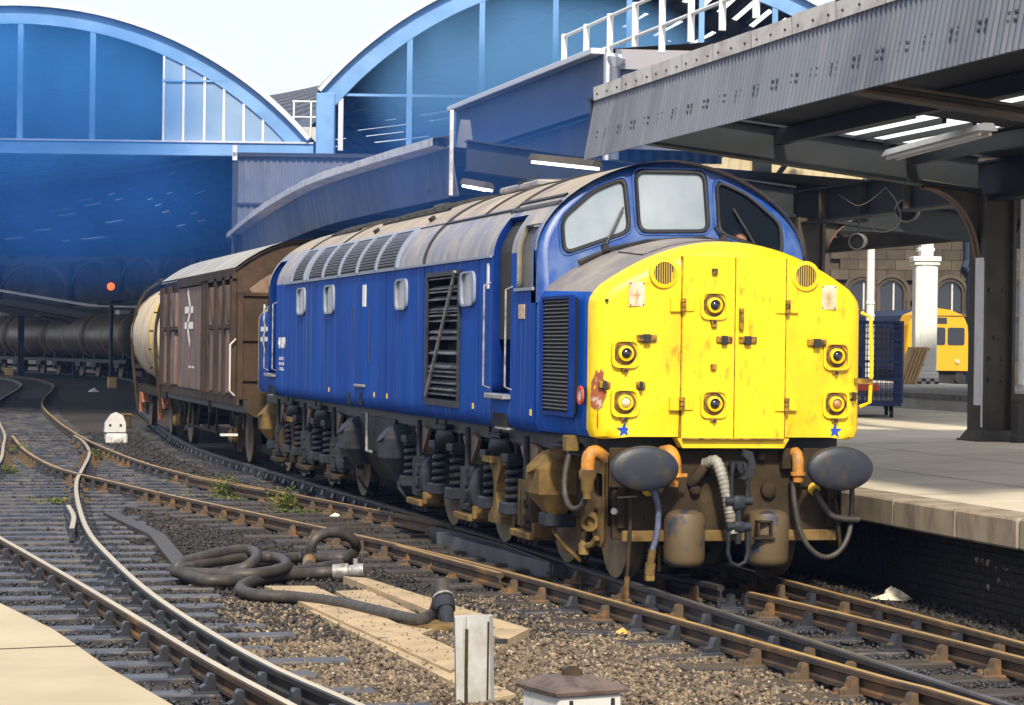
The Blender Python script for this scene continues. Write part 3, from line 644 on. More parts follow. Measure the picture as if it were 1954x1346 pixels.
# ---- cabs and noses (front, then the same mirrored at the far end)
def cab_y(z): return 1.50+.20*(z-2.7)
def nose_half(Y): t = min(1, max(0, (Y-.04)/1.5)); return 1.275+.08*t
def nose_top(Y): t = min(1, max(0, (Y-.04)/1.5)); return 3.10+.10*t
def nose_outline(w, zt, zb=1.315):
    k = .27/.9025; zs = zt-k*w*w
    L = [(-w+.10, zb), (-w+.03, zb+.02), (-w, zb+.09), (-w, 1.8), (-w, 2.2), (-w, zs-.10), (-w+.012, zs-.04), (-w+.045, zs+.012)]
    n = 22; T = [(x, zt-k*x*x) for x in [(-w+.10)+(2*w-.20)*i/n for i in range(n+1)]]
    return L+T+[(-x, z) for x, z in L[::-1]]
def bulge(x): return .10*(x/1.2)**2
def front_y(x): return -.18+bulge(x)
NS = 8
def nose(mir):
    fy = (lambda Y: 2*YM-Y) if mir else (lambda Y: Y)
    Ys = [1.72, 1.3, .9, .5, .2, .12]; secs = [[(x, fy(Y), z) for x, z in nose_outline(nose_half(Y), nose_top(Y))] for Y in Ys]
    r = .22; rnd = []
    for k in range(1, 7):
        th = rad(15*k); ins = r*(1-math.cos(th)); w = 1.275-ins
        rnd.append([(x, fy(.04-r*math.sin(th)+bulge(x)*k/6), z) for x, z in nose_outline(w, 3.10-ins*.9, 1.315+ins*.12)])
    rnd.insert(0, [(x, fy(.04), z) for x, z in nose_outline(1.275, 3.10)]); blue_secs = secs; N = len(secs[0])
    ns = MB(); nt = MB()
    for i in range(len(blue_secs)-1):
        for j in range(N-1):
            q = [blue_secs[i][j], blue_secs[i+1][j], blue_secs[i+1][j+1], blue_secs[i][j+1]]
            (nt if NS-1 <= j < N-NS else ns).add(q, [(0, 1, 2, 3)])
    weld(ns.build('nose_side', BLUE, loco)); top = weld(nt.build('nose_top', NOSETOP, loco))
    mb = MB(); mb.loft([secs[-1]]+rnd); last = rnd[-1]; c = (0, 2.15); rings = [last]
    for sc in (.8, .6, .4, .2, .04): rings.append([(x*sc, fy(front_y(x*sc)), c[1]+(z-c[1])*sc) for x, y_, z in last])
    mb.loft(rings, closed=True); return weld(mb.build('nose_front', YELLOW, loco)), top
front, ntop = nose(False); nose(True)
PANES = {'l': [(-1.10, 3.02), (-.44, 3.25), (-.47, 3.77), (-.78, 3.64), (-1.11, 3.36)], 'c': [(-.34, 3.25), (.36, 3.27), (.35, 3.85), (-.35, 3.84)], 'r': [(.47, 3.26), (1.10, 3.05), (1.11, 3.36), (.78, 3.64), (.47, 3.77)]}
def cab(mir):
    fy = (lambda Y: 2*YM-Y) if mir else (lambda Y: Y)
    # rounded edge from the roof profile round to the cab front
    S = [s_of_z(2.55)]+[s_of_z(2.8), 1.75]+[1.75+math.pi/2*i/14 for i in range(1, 15)]
    left = [prof(s) for s in S]; full = left+[(-x, z) for x, z in left[-2::-1]]
    def ring(ins, dy): return [(x*(1-ins/1.36), fy(cab_y(z)+dy), 2.5+(z-2.5)*(1-ins/1.45)) for x, z in full]
    rr = .10; mb = MB(); rings = [[(x, fy(1.80), z) for x, z in full]]+[ring(rr*(1-math.cos(t)), rr*(1-math.sin(t))) for t in [rad(a) for a in (0, 22, 45, 67, 90)]]
    mb.loft(rings); weld(mb.build('cab_roof_edge', CABBLUE, loco))
    outer = [(p[0], p[2]) for p in rings[-1]]
    holes = {k: rounded(v, .10, 5) for k, v in PANES.items()}
    flat, tr = fill_loops([outer]+list(holes.values()))
    cf = MB().add([(x, fy(cab_y(z)), z) for x, z in flat], [tuple(t) for t in tr]).build('cab_front', CABBLUE, loco)
    for k, h in holes.items():
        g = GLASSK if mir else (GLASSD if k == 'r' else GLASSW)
        tr = tessellate_polygon([[Vector((x, z, 0)) for x, z in h]])
        pane = MB().add([(x, fy(cab_y(z)+.012), z) for x, z in h], [tuple(t) for t in tr]).build('windscreen', g, loco)
        ctr = (sum(p[0] for p in h)/len(h), sum(p[1] for p in h)/len(h))
        pts = [(x, fy(cab_y(z)-.006), z) for x, z in h]; MB().tube(pts+pts[:2], .022, 6, False).build('rubber_seal', RUBBER, pane, 60)
        big = [(ctr[0]+(x-ctr[0])*1.10, ctr[1]+(z-ctr[1])*1.10) for x, z in h]; pts = [(x, fy(cab_y(z)), z) for x, z in big]
        MB().tube(pts+pts[:2], .014, 6, False).build('surround', CABBLUE, pane, 60)
    return cf
cab(False); cab(True)
# cab interior: rear bulkhead, console and an added lining, coloured black for shade
ci = MB(); ci.box(-1.25, 1.25, 1.9, 2.0, 1.4, 2.95); ci.box(-1.0, 1.0, 3.7, 3.74, 1.4, 3.5); ci.build('cab_interior', VOID, loco)
for sg in (-1, 1):
    S = [.9+(TOP-.9)*i/16 for i in range(17)]; MB().loft([[(sg*prof_off(s, -.07)[0]*-1, Y, prof_off(s, -.07)[1]) for s in S] for Y in (1.95, 3.72)]).build('cab_shade_liner', mat('cab_shade_black', (.02, .02, .022), .8), loco)
# wipers
def wiper(x0, x1, z1):
    z0 = 3.10 if abs(x0) > .5 else 3.2
    w = MB().tube([(x0, cab_y(z0)-.03, z0), ((x0+x1)/2, cab_y((z0+z1)/2)-.045, (z0+z1)/2), (x1, cab_y(z1)-.035, z1)], .012, 6).build('wiper', BLACK, loco)
    MB().cyl((x0, cab_y(z0)-.05, z0), (x0, cab_y(z0)+.02, z0), .035, n=10).build('wiper_spindle', BLACK, w)
wiper(-.70, -.50, 3.48); wiper(.50, .42, 3.33); wiper(.85, .62, 3.5)
# nose top ribs (grab rail and hinge line)
MB().tube([(-.78, 1.35, 3.05), (-.4, 1.15, 3.14), (.1, 1.02, 3.175), (.6, .98, 3.08)], .022, 6).build('grab_rail', BLACK, ntop)
MB().tube([(-1.0, 1.42, 2.93), (-.7, 1.38, 3.06)], .03, 6).build('grab_rail', BLACK, ntop)
mb = MB(); mb.loft([[(x, Y, nose_top(Y)-.2992*x*x+.006) for x in [-.7+.1*i for i in range(15)]] for Y in (.35, 1.1)]); mb.build('nose_hatch', NOSETOP, ntop)
mb = MB(); mb.tube([(-.7, .35, nose_top(.35)-.2992*.49+.006), (-.7, 1.1, nose_top(1.1)-.2992*.49+.006)], .008, 5); mb.tube([(.7, .35, nose_top(.35)-.2992*.49+.006), (.7, 1.1, nose_top(1.1)-.2992*.49+.006)], .008, 5); mb.build('hatch_joint', BLACK, ntop)
# nose side grille, red ring
ng = MB().box(-1.358, -1.30, .37, 1.30, 1.53, 2.58).build('nose_grille', VOID, loco); sl2 = MB()
for k in range(29): z = 1.56+k*.0352; sl2.hull8([(-1.378, .40, z), (-1.345, .40, z+.012), (-1.345, 1.27, z+.012), (-1.378, 1.27, z)], [(-1.378, .40, z+.006), (-1.345, .40, z+.02), (-1.345, 1.27, z+.02), (-1.378, 1.27, z+.006)])
sl2.build('slat_pack', mat('nose_slat', (.10, .095, .10), .5), ng)
mb = MB(); [mb.box(-1.385, -1.335, a, b, c, d) for a, b, c, d in ((.34, 1.33, 2.57, 2.60), (.34, 1.33, 1.50, 1.535), (.34, .385, 1.535, 2.57), (1.285, 1.33, 1.535, 2.57))]; mb.build('grille_frame', BLUED, ng)
MB().lathe([(.085, 0), (.085, .02), (.055, .02), (.055, .006)], (-1.315, .17, 1.70), (-1, 0, 0), 18).build('fire_pull_ring', RED, loco)
MB().lathe([(.05, 0), (.05, .012)], (-1.318, .17, 1.70), (-1, 0, 0), 14).build('fire_pull', DIRTYW, loco)

# ---- yellow front fittings
def fbox(name, x0, x1, z0, z1, t, m, parent=front, b=.006):
    xc = (x0+x1)/2; yf_ = front_y(xc); return MB().box(x0, x1, yf_-t, yf_+.03, z0, z1, b).build(name, m, parent)
for sg, (a, b) in ((0, (-.485, -.006)), (1, (.006, .485))):
    # each leaf follows the bowed nose
    xs = [a+(b-a)*i/4 for i in range(5)]; mb = MB()
    mb.loft([[(x, front_y(x)+.01, z) for x in xs] for z in (1.31, 1.31)]+[[(x, front_y(x)-.014, z) for x in xs] for z in (1.312, 2.955)]+[[(x, front_y(x)+.01, z) for x in xs] for z in (2.957,)])
    for x in (a, b): mb.loft([[(x, front_y(x)+.01, z) for z in (1.312, 2.955)], [(x, front_y(x)-.014, z) for z in (1.312, 2.955)]])
    mb.build('nose_door', YELLOW, loco)
MB().box(-.004, .004, -.1885, -.15, 1.33, 2.95).build('door_gap', YELLOWD, loco)
for x in (-.495, .495): MB().box(x-.005, x+.005, front_y(x)-.004, front_y(x)+.03, 1.33, 2.955).build('door_gap', YELLOWD, loco)
mb = MB(); mb.prism([(-.52, 1.33), (-.47, 1.245), (.49, 1.245), (.54, 1.33)], 'y', -.17, -.02); mb.build('front_valance', YELLOW, loco)
MB().box(-.48, .48, -.215, -.17, 1.318, 1.335, .004).build('door_sill', YELLOWD, loco)
def hinge(x, z):
    h = fbox('hinge', x-.11, x-.02, z-.065, z+.065, .03, YELLOW); fbox('hinge_leaf', x+.02, x+.11, z-.06, z+.06, .028, YELLOW, h)
    y = front_y(x); k = MB()
    for i in range(3): k.cyl((x, y-.04, z-.06+i*.042), (x, y-.04, z-.026+i*.042), .026, n=8)
    k.build('hinge_knuckle', YELLOWD, h)
for x in (-.49, .50):
    for z in (2.52, 1.64): hinge(x, z)
def marker(x, z, lens=LENS, sq=.128):
    y = front_y(x); o = rounded([(x-sq, z-sq), (x+sq, z-sq), (x+sq, z+sq), (x-sq, z+sq)], .07, 5); n = len(o)
    inn = [(x+(p[0]-x)*.82, z+(p[1]-z)*.82) for p in o]
    f = MB().add([(p[0], y+.01, p[1]) for p in o]+[(p[0], y-.035, p[1]) for p in o]+[(p[0], y-.035, p[1]) for p in inn]+[(p[0], y-.006, p[1]) for p in inn], [(a*n+i, a*n+(i+1) % n, (a+1)*n+(i+1) % n, (a+1)*n+i) for a in range(3) for i in range(n)]+[tuple(3*n+i for i in range(n))]).build('marker_light', YELLOW, front, 40)
    MB().lathe([(.104, 0), (.104, .01), (.05, .012)], (x, y-.006, z), (0, -1, 0), 20).build('lamp_recess', mat('dark_brown_recess', (.035, .02, .006), .6, c2=(.18, .10, .01), scale=14), f, 40)  # dark brown mottled disc round the lens ring
    MB().lathe([(.072, .005), (.068, .05), (.05, .055), (.046, .03)], (x, y-.006, z), (0, -1, 0), 20).build('lamp_ring', YELLOW, f, 40)
    MB().lathe([(.046, .03), (.04, .05), (.025, .062), (.004, .066)], (x, y-.006, z), (0, -1, 0), 16).build('lens', lens, f, 60)
    c = fbox('clip', x-.035, x+.03, z-.165, z-.115, .03, YELLOWD, f); MB().cyl((x, y-.05, z-.15), (x, y, z-.15), .016, n=6).build('clip_bolt', BLACK, f)
    return f
marker(-.20, 2.52); marker(-.19, 1.64)
for x, z, l in ((-1.0, 2.08, LENS), (1.0, 2.08, LENS), (-1.0, 1.645, LENSL), (1.0, 1.645, LENSO)): marker(x, z, l)
for x, z in ((-.20, 2.82), (-.20, 1.97), (-.2, 2.35)): fbox('lamp_bracket', x-.025, x+.025, z-.028, z+.028, .045, YELLOWD)
for x, z, w in ((-.81, 2.22, .09), (.80, 2.20, .09), (-.10, 2.215, .075), (.12, 2.215, .085), (-1.18, 1.80, .05), (-.86, 1.80, .04), (1.18, 1.72, .045)):
    b_ = fbox('disc_catch', x-w, x+w, z-.03, z+.03, .035, YELLOWD); fbox('catch_lug', x-w*.4, x+w*.3, z-.045, z+.035, .06, BLACK, b_)
fbox('door_handle', .035, .075, 2.30, 2.50, .05, YELLOWD)
for x in (-.66, .68):
    y = front_y(x); v = MB().lathe([(.135, -.02), (.135, .018), (.10, .024), (.10, .004)], (x, y, 2.80), (0, -1, 0), 28).build('round_vent', YELLOW, front, 40)
    MB().lathe([(.10, 0), (.10, .006)], (x, y, 2.80), (0, -1, 0), 24).build('vent_back', VOID, v); s_ = MB()
    for k in range(-4, 5): h = math.sqrt(.098**2-(k*.0215)**2); s_.box(x+k*.0215-.005, x+k*.0215+.005, y-.02, y-.005, 2.80-h, 2.80+h)
    s_.build('slat_pack', mat('vent_slat', (.40, .27, .05), .5), v)
for x in (-.90, .92):
    p_ = fbox('warning_plate', x-.075, x+.075, 2.50, 2.72, .008, mat('warning_plate_white', (.60, .54, .42), .6, c2=(.45, .35, .2), scale=10), b=.002)
    y = front_y(x)-.0095; z = 2.60
    MB().prism([(x+.015, z+.06), (x-.03, z-.005), (x-.004, z-.005), (x-.018, z-.07), (x+.03, z+.012), (x+.003, z+.012)], 'y', y-.001, y+.001).build('flash_symbol', mat('flash_faded', (.42, .26, .14), .6), p_)
    for sx in (-.06, .06):
        for sz in (2.515, 2.705): MB().cyl((x+sx, y-.004, sz), (x+sx, y+.004, sz), .008, n=6).build('screw', RUST, p_)
for x in (-1.0, 1.0):
    st = []
    for k in range(10): a = math.pi/2+k*math.pi/5; r = .072 if k % 2 == 0 else .028; st.append((x+r*math.cos(a), 1.40+r*math.sin(a)))
    MB().prism(st, 'y', front_y(x)-.0045, front_y(x)-.001).build('star', STARB, front)
# rust patch where the paint has come off the left corner
poly = []
for k in range(26): a = 2*math.pi*k/26; poly.append((-1.225+.055*math.cos(a)*random.uniform(.7, 1.25), 1.75+.20*math.sin(a)*random.uniform(.75, 1.15)))
V = [(x, .04-.22*math.sin(math.acos(min(1, max(0, 1-(1.30-abs(x))/.22))))+bulge(x)*.7-.012, z) for x, z in poly]
MB().add(V, [tuple(range(26))]).build('rust_patch', RUST, front)
MB().box(-1.235, -1.229, -.075, -.05, 1.42, 1.55).build('rust_streak', RUST, front)
# right hand rail
MB().tube([(1.28, -.02, 1.62), (1.36, -.06, 1.66), (1.37, -.07, 2.0), (1.36, -.06, 2.44), (1.28, -.02, 2.48)], .018, 8).build('handrail', YELLOW, loco, 40)
MB().box(1.20, 1.38, -.09, -.05, 1.83, 1.88).build('lamp_iron', YELLOWD, loco)
MB().cyl((-1.17, front_y(-1.17)-.03, 2.55), (-1.17, front_y(-1.17)+.02, 2.55), .014, n=8).build('bolt', BLACK, front)
# ---- bogies
AX = [.765, 2.38, 4.85, 7.31]
def coil(mb, x, y, z0, z1, r, wire, turns):
    n = turns*14; mb.tube([(x+r*math.cos(2*math.pi*turns*i/n), y+r*math.sin(2*math.pi*turns*i/n), z0+(z1-z0)*i/n) for i in range(n+1)], wire, 6)
def wheelset(parent, Y, r, m):
    w = MB()
    for sg in (-1, 1):
        w.lathe([(.09, -.06), (.11, -.06), (.12, -.02), (r*.80, .0), (r*.83, .045), (r-.02, .05), (r, .045), (r+.004, -.04), (r+.03, -.055), (r+.028, -.085), (r*.85, -.085), (r*.8, -.05), (.12, -.07)], (sg*.755, Y, r), (sg, 0, 0), 40)
    w.cyl((-.75, Y, r), (.75, Y, r), .085, n=14)
    o = w.build('wheelset', m, parent, 35)
    t = MB()
    for sg in (-1, 1): t.lathe([(r*.86, .0505), (r*.985, .0512), (r*.985, .052), (r*.86, .053)], (sg*.755, Y, r), (sg, 0, 0), 40)
    t.build('tyre_face', mat('tyre_tan', (.24, .165, .085), .6, c2=(.16, .105, .05), scale=6), o)
    return o
def sandbox(fy, Y, m, cap, parent, x=-1.18, w=.21, d=.24):
    y0, y1 = Y-d, Y+d
    mb = MB(); P = lambda x_, y_, z_: (x_, fy(y_), z_)
    # vertical body, sloped shoulder and hopper below
    A = [P(x-w, y0, .74), P(x+w, y0, .74), P(x+w, y1, .74), P(x-w, y1, .74)]; B = [P(x-w, y0, .98), P(x+w, y0, .98), P(x+w, y1, .98), P(x-w, y1, .98)]
    C = [P(x-.08, y0+.1, 1.14), P(x+w, y0+.05, 1.16), P(x+w, y1-.05, 1.16), P(x-.08, y1-.1, 1.14)]; D = [P(x-.03, Y-.06, .50), P(x+.06, Y-.06, .50), P(x+.06, Y+.06, .50), P(x-.03, Y+.06, .50)]
    mb.hull8(A, B); mb.hull8(B, C); mb.hull8(D, A)
    s_ = mb.build('sandbox', m, parent)
    MB().lathe([(.15, 0), (.155, .025), (.13, .035)], P(x-.14, Y, 1.03), (-.72, 0, .70), 20).build('lid', cap, s_, 30)
    MB().tube([P(x, Y, .50), P(x+.02, Y, .36), P(x+.12, Y-.06, .22), P(x+.25, Y-.1, .10)], .022, 6).build('sand_pipe', cap, s_)
    return s_
def bogie(mir):
    fy = (lambda Y: 20.2-Y) if mir else (lambda Y: Y)
    def bx(mb, x0, x1, ya, yb, z0, z1, b=.01): a, c = sorted((fy(ya), fy(yb))); return mb.box(x0, x1, a, c, z0, z1, b)
    bg = MB(); bx(bg, -1.02, -.96, -.05, 8.6, .52, .95, .006); bx(bg, .96, 1.02, -.05, 8.6, .52, .95, .006); bx(bg, -.9, .9, 8.2, 8.5, .5, .95); bx(bg, -.9, .9, 3.4, 3.8, .5, .95)
    B = bg.build('bogie_frame', BRAKED if not mir else OILY, loco)
    for i, Y in enumerate(AX): wheelset(B, fy(Y), .457 if i == 0 else .57, WHEELM if (i < 2 and not mir) or i == 0 else OILY if mir else BRAKED)
    for i, Y in enumerate(AX[1:]):
        tan = (i == 0); m = BRAKED if tan and not mir else STEELG
        # axlebox: rounded casting with a cover, ribs and a keep plate below
        a = MB(); bx(a, -1.24, -1.02, Y-.20, Y+.20, .32, .84, .04); bx(a, -1.28, -1.2, Y-.03, Y+.01, .36, .82, .004); bx(a, -1.27, -1.2, Y+.13, Y+.17, .36, .82, .004)
        A = a.build('axlebox', m, B)
        a = MB(); a.lathe([(.20, 0), (.21, .05), (.19, .09), (.10, .11)], (-1.15, fy(Y)-.20, .57), (0, -1, 0), 16, .55, 1.25); a.build('axlebox_cover', STEELG if not tan else BRAKED, A, 40)
        a = MB(); bx(a, -1.30, -1.0, Y-.36, Y+.36, .25, .32, .01); bx(a, -1.26, -1.06, Y-.42, Y-.34, .28, .42); a.build('keep_plate', BRAKE if not mir else BRAKED, A)
        bolts = MB()
        for dy in (-.3, -.12, .1, .3): bolts.cyl((-1.2, fy(Y+dy), .19), (-1.2, fy(Y+dy), .26), .028, n=6)
        for dz in (.42, .57, .72): bolts.cyl((-1.25, fy(Y)-.17, dz), (-1.29, fy(Y)-.17, dz), .025, n=6)
        bolts.build('bolt', STEELG, A)
        # fan shaped guard plate above, with its hanger rod
        f = MB(); poly = [(fy(Y)+.36*s_, z) for s_, z in ((-1, 1.13), (-.6, 1.17), (0, 1.185), (.6, 1.17), (1, 1.13), (.12, .86), (-.12, .86))]
        f.prism(poly, 'x', -1.20, -1.16); F = f.build('guard_plate', mat('rusty_plate', (.12, .085, .07), .7, c2=(.20, .12, .08), scale=6, bump=.1), B)
        MB().cyl((-1.23, fy(Y), .8), (-1.23, fy(Y), 1.25), .03, n=8).build('hanger_rod', STEELG, F)
        for s_ in (-.78, .78):
            c = MB(); coil(c, -1.12, fy(Y+s_), .55, .97, .105, .026, 5); c.build('coil_spring', STEELG if not (tan and s_ < 0 and not mir) else BRAKE, B, 60)
            c = MB(); bx(c, -1.26, -.98, Y+s_-.14, Y+s_+.14, .95, 1.04, .012); bx(c, -1.27, -.98, Y+s_-.16, Y+s_+.16, .42, .55, .015); c.build('spring_seat', STEELG, B)
            MB().cyl((-1.12, fy(Y+s_), 1.04), (-1.12, fy(Y+s_), 1.3), .03, n=8).build('spring_bolt', OILY, B)
    # boomerang shaped horn guide ahead of the second driver's spring
    for Yc in (3.62,):
        pol = [(-.32, .98), (.10, .98), (.20, .90), (.02, .72), (-.02, .62), (.05, .50), (.22, .38), (.22, .30), (-.32, .30), (-.30, .38), (-.12, .48), (-.10, .64), (-.16, .82), (-.34, .92)]
        h = MB(); h.prism([(fy(Yc-p[0]), p[1]) for p in pol], 'x', -1.22, -1.10); H = h.build('horn_guide', BRAKE if not mir else BRAKED, B)
        MB().hull8([(-1.30, fy(Yc+.30), .93), (-1.08, fy(Yc+.30), .93), (-1.08, fy(Yc-.05), .93), (-1.30, fy(Yc-.05), .93)], [(-1.30, fy(Yc+.30), .985), (-1.08, fy(Yc+.30), .985), (-1.08, fy(Yc-.05), 1.0), (-1.30, fy(Yc-.05), 1.0)]).build('horn_flange', DIRTYW if False else BRAKE, H)
    sandbox(fy, 1.55, BRAKE, BRAKE, B); sandbox(fy, 8.75, STEELG, STEELG, B)
    # brake cylinders and pipework slung under the body
    for Y in (3.6, 6.1):
        MB().lathe([(.14, -.2), (.16, -.18), (.16, .18), (.12, .2)], (-1.08, fy(Y), 1.10), (-.3, 1, -.25), 16).build('brake_cylinder', OILY, B, 40)
        br = MB(); bx(br, -1.25, -1.0, Y-.22, Y+.22, 1.21, 1.24); br.tube([(-1.24, fy(Y-.22), 1.3), (-1.24, fy(Y-.22), 1.2), (-1.24, fy(Y+.22), 1.2), (-1.24, fy(Y+.22), 1.3)], .014, 6); br.build('pipe_bracket', STEELG, B)
    MB().tube([(-1.1, fy(.4), 1.12), (-1.12, fy(2.), 1.16), (-1.08, fy(5), 1.12), (-1.1, fy(8.4), 1.15)], .03, 8).build('air_pipe', OILY, B, 60)
    for Y in AX[1:]:
        for s_ in (-1, 1): b_ = MB(); bx(b_, -.82, -.70, Y+s_*.63-.05, Y+s_*.63+.05, .22, .82, .02); b_.build('brake_block', BRAKED, B)
    return B
bf = bogie(False); br_ = bogie(True)
for sg in (1,): MB().lathe([(.16, 0), (.30, .02), (.36, .06), (.30, .09)], (-1.0, .95, 1.16), (0, 0, 1), 20).build('air_spring', STEELG, bf, 40)
# water and fuel tanks between the bogies
mb = MB(); mb.hull8([(-.9, 8.95, .35), (.9, 8.95, .35), (.9, 11.25, .35), (-.9, 11.25, .35)], [(-1.18, 8.95, .75), (1.18, 8.95, .75), (1.18, 11.25, .75), (-1.18, 11.25, .75)]); mb.box(-1.18, 1.18, 8.95, 11.25, .75, 1.2); mb.build('fuel_tank', OILY, loco)
MB().tube([(-1.25, 10.4, 1.25), (-1.25, 10.4, .75), (-1.25, 10.1, .75)], .02, 6).build('drain_pipe', SILVER, loco)

# ---- front drag beam and what hangs on it
bb = MB(); bb.box(-1.06, 1.08, .0, .06, .42, 1.215, .006); beam = bb.build('drag_beam', BRAKED, loco)
MB().box(-.98, 1.06, -.06, .02, .40, .50, .008).build('beam_flange', BRAKE, beam)
# left side plate with holes between beam and pony truck
sp = [(.03, 1.18), (.03, .42), (.12, .34), (.35, .34), (.40, .50), (.62, .55), (.66, .78), (.66, 1.18)]
hole1 = rounded([(.10, 1.0), (.10, .78), (.34, .80), (.36, 1.0)], .05, 4); hole2 = rounded([(.22, .68), (.22, .58), (.36, .58), (.36, .68)], .02, 3)
for xx in (-1.13, 1.10):
    flat, tr = fill_loops([sp, hole1, hole2])
    MB().add([(xx, a, b) for a, b in flat]+[(xx+.03, a, b) for a, b in flat], [tuple(t) for t in tr]+[tuple(i+len(flat) for i in t[::-1]) for t in tr]).build('side_plate', BRAKE, loco)
MB().lathe([(.075, 0), (.085, .02), (.085, .17), (.05, .17), (.045, .12)], (-1.10, .42, .555), (-.55, -.85, 0), 16).build('pipe_flange', BRAKE, loco, 40)
mb = MB(); mb.tube([(-1.16, .52, .44), (-1.2, .45, .36), (-1.22, .35, .33), (-1.18, .22, .36), (-1.16, .15, .42)], .03, 7); mb.cyl((-1.22, .35, .26), (-1.22, .35, .36), .05, n=8); mb.build('drain_cock', BRAKE, loco)
for x in (-.905, .93):
    b = MB(); b.lathe([(.16, .0), (.16, .08), (.125, .08), (.125, .22), (.10, .22), (.10, .40)], (x, .02, 1.075), (0, -1, 0), 24); B = b.build('buffer', BRAKED, loco, 35)
    MB().lathe([(.30, .0), (.315, .02), (.31, .045), (.29, .062), (.20, .075), (.06, .08)], (x, -.40, 1.075), (0, -1, 0), 44, 1., .635).build('buffer_head', GREASE, B, 50)
    MB().box(x-.2, x+.2, -.03, .0, .88, 1.24, .01).build('buffer_base', BRAKED, B)
for x, w in ((-.42, .185), (.36, .20)):
    c = MB(); c.lathe([(.02, 0), (w-.05, .0), (w-.01, .03), (w, .07), (w, .43), (w-.02, .475), (w-.08, .50), (.02, .505)], (x, -.10, .185), (0, 0, 1), 32); c.build('air_cylinder', TANKM, loco, 40)
mb = MB(); [mb.box(a, b, -.34, -.26, c, d) for a, b, c, d in ((.19, .21, .47, .60), (.31, .33, .47, .60), (.19, .33, .455, .475), (.19, .33, .59, .605))]; mb.box(.16, .36, -.34, -.28, .44, .455); mb.build('lamp_socket', BRAKED, loco)
# drawhook and screw coupling
hk = MB(); pts = [(.06+.0, 1.24), (.13, 1.22), (.16, 1.12), (.14, 1.02), (.07, .97), (.02, .98), (.06, 1.02), (.09, 1.07), (.09, 1.14), (.05, 1.18)]
hk.prism(pts, 'y', -.34, -.27); hk.cyl((.05, .0, 1.08), (.05, -.30, 1.08), .05, n=10); H = hk.build('drawhook', STEELG, loco, 40)
MB().box(-.16, .18, -.03, .0, .98, 1.24, .01).build('hook_plate', BRAKED, H)
cp = MB()
for sx in (-.065, .085):
    cp.tube([(sx*.7+.01, -.30, 1.12), (sx+.01, -.31, 1.0), (sx+.01, -.31, .78)], .022, 8)
cp.cyl((-.11, -.31, .78), (.14, -.31, .78), .04, n=10); cp.box(-.045, .075, -.35, -.27, .70, .83, .015); cp.cyl((.015, -.31, .72), (.015, -.31, .40), .028, n=10)
cp.cyl((-.10, -.31, .55), (.13, -.31, .55), .042, n=10); cp.box(-.04, .07, -.35, -.27, .50, .60, .015)
cp.tube([(-.075, -.31, .55), (-.08, -.31, .32), (-.055, -.31, .235), (.015, -.31, .20), (.085, -.31, .235), (.11, -.31, .32), (.105, -.31, .55)], .021, 8)
cp.build('screw_coupling', STEELG, loco, 50)
MB().box(-.09, .10, .055, .075, .45, 1.0).build('coupling_recess', VOID, loco)
# vacuum hose (ribbed), brake hoses, jumper sockets
hp = spline([(-.23, -.10, 1.10), (-.17, -.20, 1.13), (-.13, -.25, 1.02), (-.09, -.27, .85), (-.05, -.27, .66), (-.03, -.26, .55)], .012)
MB().tube(hp, [.048 if i % 3 else .055 for i in range(len(hp))], 10).build('vacuum_hose', mat('ribbed_hose', (.25, .24, .22), .55, c2=(.12, .10, .07), scale=5), loco, 60)
MB().lathe([(.06, 0), (.07, .03), (.06, .07)], (-.03, -.27, .55), (.1, -.2, -1), 14).build('hose_end', SILVER, loco, 40)
MB().tube(spline([(-.33, -.02, .92), (-.30, -.08, .98), (-.24, -.1, 1.08)], .05), .05, 8).build('hose_pipe', BRAKED, loco, 60)
def hose(pts, r, m, name='brake_hose', step=.04): return MB().tube(spline(pts, step), r, 8).build(name, m, loco, 60)
h1 = hose([(-.72, -.02, .86), (-.71, -.12, .84), (-.69, -.17, .70), (-.70, -.18, .50), (-.74, -.18, .34)], .028, HOSEB)
hose([(-.74, -.18, .34), (-.755, -.17, .22)], .036, BRAKE, 'hose_coupling'); hose([(-.755, -.17, .22), (-.76, -.16, .12)], .048, BRAKE, 'hose_coupling'); MB().box(-.80, -.72, -.2, -.13, .06, .12, .01).build('hose_coupling', BRAKE, loco)
MB().lathe([(.05, 0), (.055, .03), (.03, .05)], (-.74, .0, .86), (0, -1, 0), 10).build('air_cock', mat('cock_yellow', (.65, .42, .03), .6), loco)
hose([(-.90, -.02, .80), (-.92, -.10, .78), (-.93, -.12, .6), (-.945, -.12, .3), (-.955, -.12, .10)], .018, BRAKED); hose([(-.955, -.12, .10), (-.96, -.12, .0)], .026, BRAKE, 'hose_coupling')
MB().tube([(-1.05, -.10, .80), (-.86, -.08, .81)], .008, 6).build('cock_handle', SILVER, loco)
h2 = hose([(.86, -.02, .86), (.84, -.10, .82), (.90, -.16, .70), (.97, -.18, .63), (1.06, -.18, .61), (1.15, -.18, .60), (1.22, -.18, .60)], .030, HOSEM)
MB().lathe([(.05, 0), (.06, .03), (.03, .06)], (.84, .0, .87), (0, -1, 0), 10).build('air_cock', mat('cock_yellow', (.65, .42, .03), .6), loco)
hose([(.60, -.12, .95), (.61, -.14, .75), (.66, -.16, .50), (.76, -.18, .33), (.90, -.19, .26), (1.04, -.18, .32), (1.14, -.15, .48), (1.18, -.1, .70), (1.19, -.08, .95)], .026, HOSEM, 'jumper_cable')
hose([(1.02, -.02, .78), (1.03, -.1, .74), (1.05, -.12, .5), (1.07, -.12, .30)], .018, BRAKED)
